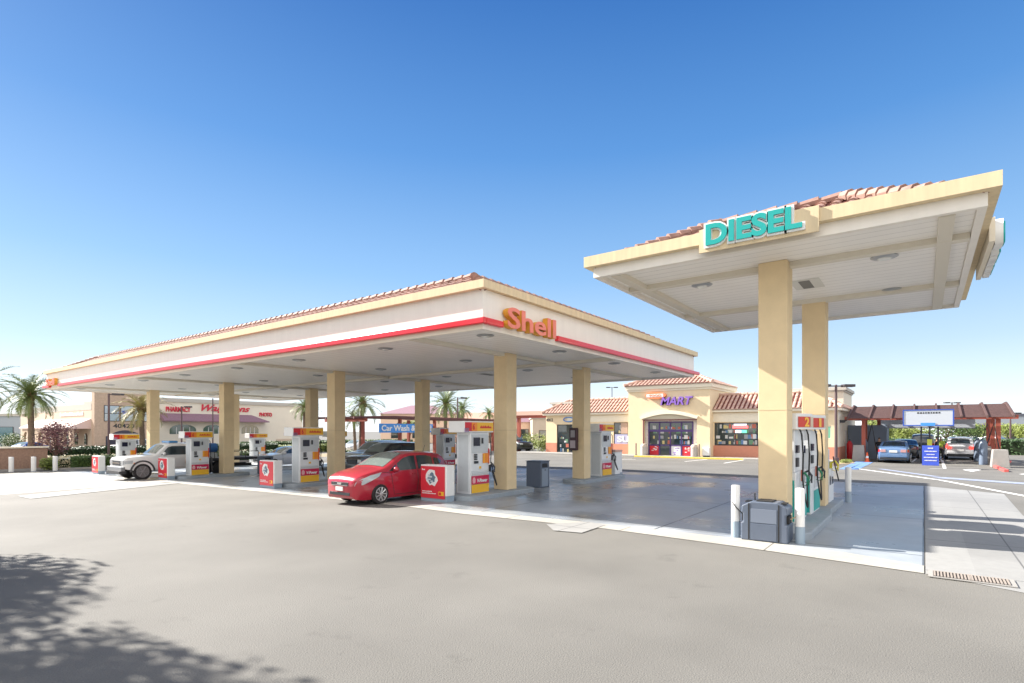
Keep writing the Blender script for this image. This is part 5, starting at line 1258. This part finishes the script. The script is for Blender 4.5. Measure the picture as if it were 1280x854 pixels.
# ================================================================== people
def person(label, loc, rz, h, shirt, trousers, pose='stand'):
    t = bpy.data.objects.new('person', None); bpy.data.objects.remove(t)
    k = h/1.75
    def skinmesh(name, V, E_, R, mat, parent=None, root=0, sub=2):
        me = bpy.data.meshes.new(name); me.from_pydata([tuple(Vector(v)*k) for v in V], E_, []); o = bpy.data.objects.new(name, me); S.collection.objects.link(o)
        md = o.modifiers.new('skin', 'SKIN'); md.use_smooth_shade = True
        for i, r in enumerate(R):
            r = r if isinstance(r, tuple) else (r, r); me.skin_vertices[0].data[i].radius = (r[0]*k, r[1]*k)
        me.skin_vertices[0].data[root].use_root = True
        o.modifiers.new('sub', 'SUBSURF').levels = sub; o.modifiers['sub'].render_levels = sub
        bpy.context.view_layer.update(); m2 = bpy.data.meshes.new_from_object(o.evaluated_get(bpy.context.evaluated_depsgraph_get())); o.modifiers.clear(); o.data = m2
        m2.materials.clear(); m2.materials.append(mat); m2.polygons.foreach_set('use_smooth', [True]*len(m2.polygons))
        if parent: o.parent = parent
        return o
    arm = {'stand': [(.24, 0, 1.17), (.27, .06, .92)], 'reach': [(.26, .16, 1.20), (.20, .40, 1.25)]}[pose]
    V = [(0, 0, .95), (0, -.01, 1.12), (0, 0, 1.32), (0, 0, 1.44), (0, .01, 1.50), (0, .02, 1.60), (0, .02, 1.70)]; E_ = [(i, i+1) for i in range(6)]; R = [(.15, .11), (.13, .10), (.16, .11), (.11, .08), .052, (.078, .095), (.06, .07)]
    def chain(start, pts, rs):
        prev = start
        for p, r in zip(pts, rs): V.append(p); R.append(r); E_.append((prev, len(V)-1)); prev = len(V)-1
        return prev
    for sg in (-1, 1):
        st = .10 if sg > 0 else -.02
        chain(0, [(sg*.09, 0, .86), (sg*.10, .02+st*.4, .50), (sg*.10, st, .10), (sg*.105, st+.12, .045)], [(.085, .09), (.06, .065), .042, (.045, .032)])
        a = arm if sg > 0 else [(.24, 0, 1.17), (.26, .05, .93)]
        w = chain(2, [(sg*.17, 0, 1.38), (sg*a[0][0], a[0][1], a[0][2]), (sg*a[1][0], a[1][1], a[1][2])], [.055, .042, .030])
        dx, dy, dz = [(a[1][i]-a[0][i]) for i in range(3)]; n = sqrt(dx*dx+dy*dy+dz*dz); d = Vector((sg*dx/n, dy/n, dz/n)); hp = Vector((sg*a[1][0], a[1][1], a[1][2]))
        palm = hp+d*.07; pi_ = chain(w, [tuple(palm)], [(.036, .018)])
        sd = Vector((0, 1, 0)) if abs(d.y) < .7 else Vector((0, 0, 1))
        for f, ln in enumerate((.060, .072, .068, .052)):
            off = sd*(-.026+.017*f); chain(pi_, [tuple(palm+off+d*.035), tuple(palm+off+d*(.035+ln*.6)), tuple(palm+off+d*(.035+ln)+Vector((-sg*.012, 0, 0)))], [.009, .0085, .007])
        chain(pi_, [tuple(palm+sd*.04-d*.01), tuple(palm+sd*.055+d*.03)], [.010, .008])
    body = skinmesh('person', V, E_, R, skin); body.location = loc; body.rotation_euler = (0, 0, rz); tag(body, label, 'person')
    # clothing as slightly larger shells
    V2 = [(0, 0, .93), (0, -.01, 1.12), (0, 0, 1.32), (0, 0, 1.43)]; E2 = [(0, 1), (1, 2), (2, 3)]; R2 = [(.17, .13), (.155, .12), (.18, .13), (.11, .085)]
    for sg in (-1, 1):
        a = arm if sg > 0 else [(.24, 0, 1.17), (.26, .05, .93)]; n = len(V2); V2 += [(sg*.17, 0, 1.39), (sg*a[0][0], a[0][1], a[0][2]+.02)]; R2 += [.068, .056]; E2 += [(2, n), (n, n+1)]
    skinmesh('shirt', V2, E2, R2, shirt, body)
    V3 = [(0, 0, .98), (0, 0, .90)]; E3 = [(0, 1)]; R3 = [(.16, .12), (.16, .125)]
    for sg in (-1, 1):
        st = .10 if sg > 0 else -.02; n = len(V3); V3 += [(sg*.09, 0, .84), (sg*.10, .02+st*.4, .50), (sg*.10, st, .12)]; R3 += [(.10, .105), (.078, .082), (.062, .066)]; E3 += [(1, n), (n, n+1), (n+1, n+2)]
    skinmesh('trousers', V3, E3, R3, trousers, body)
    skinmesh('hair', [(0, 0, 1.66), (0, -.02, 1.72), (0, .03, 1.745)], [(0, 1), (1, 2)], [(.07, .075), (.085, .10), (.06, .06)], hair, body)
    b = MB()
    for sg in (-1, 1): b.lathe([(.004, 0), (.011, .004), (.004, .01)], (sg*.03*k, .105*k, 1.625*k), 8, 'y')
    b.build('eyes', dark, body); b = MB(); b.add([(-.012*k, .105*k, 1.60*k), (.012*k, .105*k, 1.60*k), (0, .105*k, 1.63*k), (0, .13*k, 1.60*k)], [(0, 1, 2), (0, 3, 1), (1, 3, 2), (2, 3, 0)]); b.build('nose', skin, body)
    MB().box(-.022*k, .022*k, .098*k, .112*k, 1.572*k, 1.58*k).build('mouth', M('lip', (.3, .1, .08), .5), body)
    for sg in (-1, 1): MB().lathe([(.006*k, 0), (.02*k, .006*k), (.012*k, .014*k)], (sg*.083*k-.007*k, .02*k, 1.62*k), 8, 'x').build('ear', skin, body)
    for sg in (-1, 1):
        st = .10 if sg > 0 else -.02; MB().box((sg*.10-.05)*k, (sg*.10+.05)*k, (st-.07)*k, (st+.19)*k, .0, .075*k).build('shoe', dark, body, bevel=.02)
    return body
navy = M('navy_cloth', (.02, .03, .07), .8); whitec = M('white_cloth', (.65, .65, .68), .8); blackc = M('black_cloth', (.02, .02, .025), .8); viz = M('hi_vis_cloth', (.45, .60, .08), .7)
x = 14.05; person('person in a white top and navy trousers standing beside the work truck door', (x, 32.35, g(x, 32.3)), 0, 1.75, whitec, navy, 'reach')
y = YX(1171, 47.5); person('person in dark clothes standing right of the pay station', (47.5, y, 0), pi, 1.75, blackc, navy)
y = YX(1099, 49); person('person in dark clothes bending by the left vacuum bay', (49, y, 0), -pi/2, 1.65, blackc, blackc, 'reach')
y = YX(1176, 52); person('person in a hi vis green top beside the silver SUV', (52, y, 0), pi/2, 1.7, viz, blackc)

# ================================================================== vegetation
def palm_meshes(seed, nf=34, fl=2.6, lm=palml, trunk_h=5.0, tr=.24):
    rr = random.Random(seed); b = MB()
    for f in range(nf):
        az = 2.39996*f+rr.uniform(-.15, .15); el = radians(78)-radians(112)*(f/nf)**.9+rr.uniform(-.08, .08)
        L_ = fl*rr.uniform(.85, 1.1)*(1-.15*(f/nf)); droop = rr.uniform(.5, .85); d = Vector((cos(az), sin(az), 0)); pts = []
        p = Vector((0, 0, 0)); e = el; n = 9
        for k in range(n+1):
            pts.append(p.copy()); p = p+(d*cos(e)+Vector((0, 0, sin(e))))*(L_/n); e -= droop*1.45/n*(1+k*.12)
        side = d.cross(Vector((0, 0, 1))); b.tube(pts, [.028*(1-.09*k) for k in range(n+1)], 4, cap=False)
        m = 26
        for k in range(2, m):
            u = k/m*n; i = min(int(u), n-1); q = pts[i].lerp(pts[i+1], u-i); tg_ = (pts[i+1]-pts[i]).normalized(); up = side.cross(tg_)
            ll = fl*.20*sin(pi*min(1, (k/m)*.92+.1))**.6*rr.uniform(.8, 1.15)
            for sg in (-1, 1):
                dr = (side*sg*.8+tg_*.75+up*rr.uniform(.1, .45)+Vector((0, 0, -.15))).normalized(); e1 = q+dr*ll; wv = tg_*.040*(fl/2.6)
                b.add([q-wv, q+wv, e1+Vector((0, 0, -.08*ll))], [(0, 1, 2)])
    return b
def palm(label, px, d, zc, fl, seed, lm=palml, trunk=.2, nf=34, name='palm_tree', base=None, group='palm trees around the station'):
    x, y = far(px, d) if base is None else base; z = g(x, y)-.05; h = zc-z
    t = thing(name, label, 'palm', (x, y, z), 0, group)
    rr = random.Random(seed); pts = []; rs = []
    n = 22
    for k in range(n+1):
        u = k/n; pts.append((0.08*sin(u*2+seed), .06*cos(u*3+seed)-.06, h*u)); rs.append(trunk*(1.15-.25*u)*(1.06 if k % 2 else .97)*(1.25 if .82 < u < .98 else 1))
    MB().tube(pts, rs, 12).build('trunk', bark, t, smooth=True)
    o = palm_meshes(seed, nf, fl, lm).build('crown', lm, t, fix=False); o.location = pts[-1]
    dd = MB(); 
    for k in range(24):
        a = rr.uniform(0, 6.28); zz = rr.uniform(-.5, .0); dd.tube([(trunk*cos(a), trunk*sin(a), zz), (trunk*2.0*cos(a), trunk*2.0*sin(a), zz+.35)], [.05, .02], 4)
    oo = dd.build('leaf_boots', M('palm_boot', (.30, .20, .10), .9, noise=.2), t); oo.location = pts[-1]
    return t
palm('palm with full green crown behind the brown block wall', 37, 43, 4.95, 2.8, 1, nf=56)
palm('palm cut off by the left picture edge', -22, 43, 5.6, 2.9, 2)
palm('yellowing palm leaning its fronds over the second tan column from the left', 178, 52, 4.2, 3.1, 3, lm=palmy, trunk=.22)
palm('small palm before the pharmacy right of the PHOTO lettering', 381, 62, 4.7, 2.2, 4, trunk=.16)
palm('feathery palm at the left end of the far pergola', 452, 50, 4.6, 2.7, 5, nf=26)
palm('shorter palm beside the feathery one left of the banner', 443, 62, 3.6, 2.2, 9, nf=22, trunk=.16)
palm('tall bright palm above the nearest pump topper', 556, 66, 5.3, 3.4, 6, trunk=.2)
palm('smaller palm right of the dark pole behind the nearest pump', 577, 80, 5.2, 2.6, 7, trunk=.18)
palm('tiny palm far off left of the nearest tan column', 611, 95, 5.0, 2.4, 8, trunk=.15)

def leaf_cloud(b, blobs, n, size, rr, flat=.0):
    tot = sum(r[0]*r[1]*r[2] for _, r in blobs)
    for (c, r) in blobs:
        m = int(n*r[0]*r[1]*r[2]/tot)
        for k in range(m):
            while True:
                v = Vector((rr.uniform(-1, 1), rr.uniform(-1, 1), rr.uniform(-1, 1)))
                if .12 < v.length < 1: break
            v = v*(.62+.38*rr.random()/v.length if rr.random() < .6 else 1)
            p = Vector((c[0]+v.x*r[0], c[1]+v.y*r[1], c[2]+v.z*r[2])); s_ = size*rr.uniform(.6, 1.3)
            a = Vector((rr.gauss(0, 1), rr.gauss(0, 1), rr.gauss(0, .6))).normalized(); q = a.orthogonal().normalized()
            b.add([p-a*s_, p-q*s_*.5, p+a*s_, p+q*s_*.5], [(0, 1, 2, 3)])
def tree(name, label, x, y, h, w_, lm, n, size, seed, cat='tree', group=None, tr=.1, crown0=.35, nb=9, cz=None, z=None):
    z = g(x, y) if z is None else z; t = thing(name, label, cat, (x, y, z), 0, group); rr = random.Random(seed); b = MB(); c = MB(); blobs = []
    hh = h*crown0; b.tube([(0, 0, -.1), (.03, .02, hh*.5), (rr.uniform(-.1, .1), rr.uniform(-.1, .1), hh)], [tr*1.2, tr, tr*.85], 8)
    for k in range(nb):
        a = 2.4*k+rr.uniform(-.4, .4); rad = w_/2*rr.uniform(.25, .72)*(1 if k < nb*.7 else .4); zz = hh+(h-hh)*rr.uniform(.22, .85) if k < nb-2 else h*.82
        e = Vector((rad*cos(a), rad*sin(a), zz)); b.tube([(0, 0, hh*.9), (e.x*.5, e.y*.5, hh+(zz-hh)*.55), tuple(e)], [tr*.6, tr*.35, tr*.12], 6)
        r = w_/2*rr.uniform(.32, .52); blobs.append(((e.x, e.y, e.z), (r, r, min(r*.8, (h-hh)*.4))))
    b.build('trunk', bark, t, smooth=True); leaf_cloud(c, blobs, n, size, rr); c.build('crown', lm, t, fix=False)
    return t
x, y = far(70, 41.5); tree('plum_tree', 'small purple leaved plum tree behind the hedge left of the truck', x, y, 3.3, 3.4, leafp, 3400, .07, 11, tr=.06, crown0=.28, nb=16)
# hedges and shrubs
def hedge(label, x0, x1, y0, y1, h, lm, n, size, seed, name='hedge', z=None, group=None, dens_in=True):
    z = g((x0+x1)/2, (y0+y1)/2) if z is None else z; cx, cy = (x0+x1)/2, (y0+y1)/2; t = thing(name, label, 'hedge' if name == 'hedge' else 'shrub', (cx, cy, z), 0, group); rr = random.Random(seed)
    w_, d_ = (x1-x0)/2, (y1-y0)/2
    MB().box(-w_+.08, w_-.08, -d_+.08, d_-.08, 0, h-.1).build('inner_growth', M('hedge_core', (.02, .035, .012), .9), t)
    b = MB()
    for k in range(n):
        f = rr.random(); u, v = rr.uniform(-1, 1), rr.uniform(0, 1)
        if f < .4: p = Vector((u*w_, -d_+rr.gauss(0, .04), v*h))
        elif f < .75: p = Vector((u*w_, rr.uniform(-d_, d_), h+rr.gauss(0, .05)))
        else: p = Vector(((-w_ if rr.random() < .5 else w_)+rr.gauss(0, .04), rr.uniform(-d_, d_), v*h))
        s_ = size*rr.uniform(.6, 1.3); a = Vector((rr.gauss(0, 1), rr.gauss(0, 1), rr.gauss(0, 1))).normalized(); q = a.orthogonal().normalized()
        b.add([p-a*s_, p-q*s_*.55, p+a*s_, p+q*s_*.55], [(0, 1, 2, 3)])
    b.build('leaves', lm, t, fix=False); return t
sheet('planting_bed', [(12.4, 48.8), (44, 48.8), (44, 56), (12.4, 56)], mulch, .02)
sheet('planting_bed', [(-40, 51), (12.3, 51), (12.3, 56), (-40, 56)], mulch, .02)
hedge('clipped dark green hedge behind the third bollard and the truck', 13.5, 20.5, 48.9, 50.2, .85, leafg, 9000, .06, 21)
hedge('clipped hedge continuing behind the white work truck', 20.9, 29, 48.9, 50.2, .85, leafg, 7000, .07, 22)
hedge('dark hedge row further back behind the pale blossoms', 12, 34, 57.5, 59, 1.3, leafd, 9000, .10, 23)
hedge('long low hedge at the pharmacy car park', 36, 66, 70, 71.5, 1.2, leafg, 6000, .14, 24)
hedge('second low hedge nearer than the pharmacy one', 33, 58, 60, 61.2, .9, leafy, 6000, .12, 27)
t = hedge('pale flowering ground shrubs between the two dark hedges', 12.8, 30, 51.5, 55.5, .75, flower, 6500, .07, 25, name='flowering_shrub'); 
def shrub(label, x, y, r, h, lm, n, seed, size=.07, group='loose shrubs around the station'):
    t = thing('shrub', label, 'shrub', (x, y, g(x, y)), 0, group); rr = random.Random(seed); c = MB(); bl = [((rr.uniform(-.4, .4)*r, rr.uniform(-.4, .4)*r, h*rr.uniform(.35, .65)), (r*.65, r*.65, h*.4)) for k in range(5)]
    leaf_cloud(c, bl, n, size, rr); c.build('foliage', lm, t, fix=False); b = MB()
    for k in range(5): b.tube([(0, 0, 0), (rr.uniform(-.4, .4)*r, rr.uniform(-.4, .4)*r, h*.6)], [.03, .01], 5)
    b.build('stems', bark, t); return t
x, y = far(62, 38.9); shrub('yellow green bush at the right end of the brown wall', x, y, .65, 1.1, leafy, 1500, 31)
sp = [(440, 46, .9, 1.0, leafg, 'green shrub left of the far red pergola post'), (462, 46, .9, .9, leafy, 'yellow green shrub at the foot of the feathery palm'), (484, 48, .9, .9, leafg, 'green shrub below the left half of the blue banner'), (425, 50, 1.0, 1.3, leafg, 'dense shrub right of the second row column'),
      (662, 58, 1.6, 2.0, leafy, 'bright shrub behind the parked vehicle in the gateway'), (678, 55, 1.2, 2.1, leafy, 'tall bright shrub against the left corner of the shop'), (8, 78, 2.2, 2.6, leafg, 'green shrub before the grey store at the left edge'), (18, 80, 1.8, 2.4, leafy, 'lighter shrub beside the teal windowed store')]
for i, (px, d, r, h, lm, lb) in enumerate(sp):
    x, y = far(px, d); shrub(lb, x, y, r, h, lm, 1100, 40+i, size=.10)
tr_ = [(1098, 62, 3.6, 3.8, leafy, 'yellow green tree left behind the blue sedan'), (1112, 70, 3.4, 4.5, leafg, 'green tree above the blue sedan'), (1130, 66, 2.6, 4.0, leafy, 'low olive tree right of the blue sedan'), (1182, 68, 4.2, 5.0, leafg, 'rounded tree behind the silver SUV left side'),
       (1205, 70, 4.0, 4.8, leafg, 'rounded tree behind the silver SUV right side'), (1226, 74, 3.2, 4.0, leafy, 'pale tree beyond the right pergola posts'), (1262, 80, 3.0, 5.0, leafy, 'low yellow green tree in the far right car park'), (1285, 76, 2.8, 4.0, leafy, 'tree cut off by the right picture edge'),
       (1148, 74, 2.4, 4.0, leafy, 'small bright tree above the dark sedan'), (512, 70, 4.0, 3.2, leafy, 'sparse tree below the blue banner')]
for i, (px, d, h, w_, lm, lb) in enumerate(tr_):
    x, y = far(px, d); tree('roadside_tree', lb, x, y, h, w_, lm, 1800, .13, 60+i, group='small trees beyond the station', tr=.09, crown0=.3 if px != 512 else .5)
hedge('dark low hedge along the back of the car wash bays', 66, 67.4, -9, 8, 1.3, leafd, 5000, .13, 26)
sheet('planting_bed', [G(1046, 581), G(1070, 579.5), G(1060, 575.5), G(1040, 576)], mulch, .02)
shrub('low dry ground shrub at the foot of the right lamp pole', *G(1057, 579), .5, .3, leafy, 400, 77, .05)
# two street trees standing left of the camera; their shadow falls over the lower left of the drive
for i, (x, y, h, w_, lb) in enumerate(((-2.0, 20.9, 8.2, 7.0, 'broad street tree farthest from the camera on the left, only its shadow in view'), (-2.7, 14.8, 8.0, 7.0, 'middle street tree left of the drive, only its shadow in view'), (-2.7, 9.2, 7.8, 7.8, 'street tree closest to the camera on the left, only its shadow in view'))):
    tree('street_tree', lb, x, y, h, w_, leafg, 32000, .105, 91+i, tr=.16, crown0=.42, nb=18, group='street trees left of the drive')
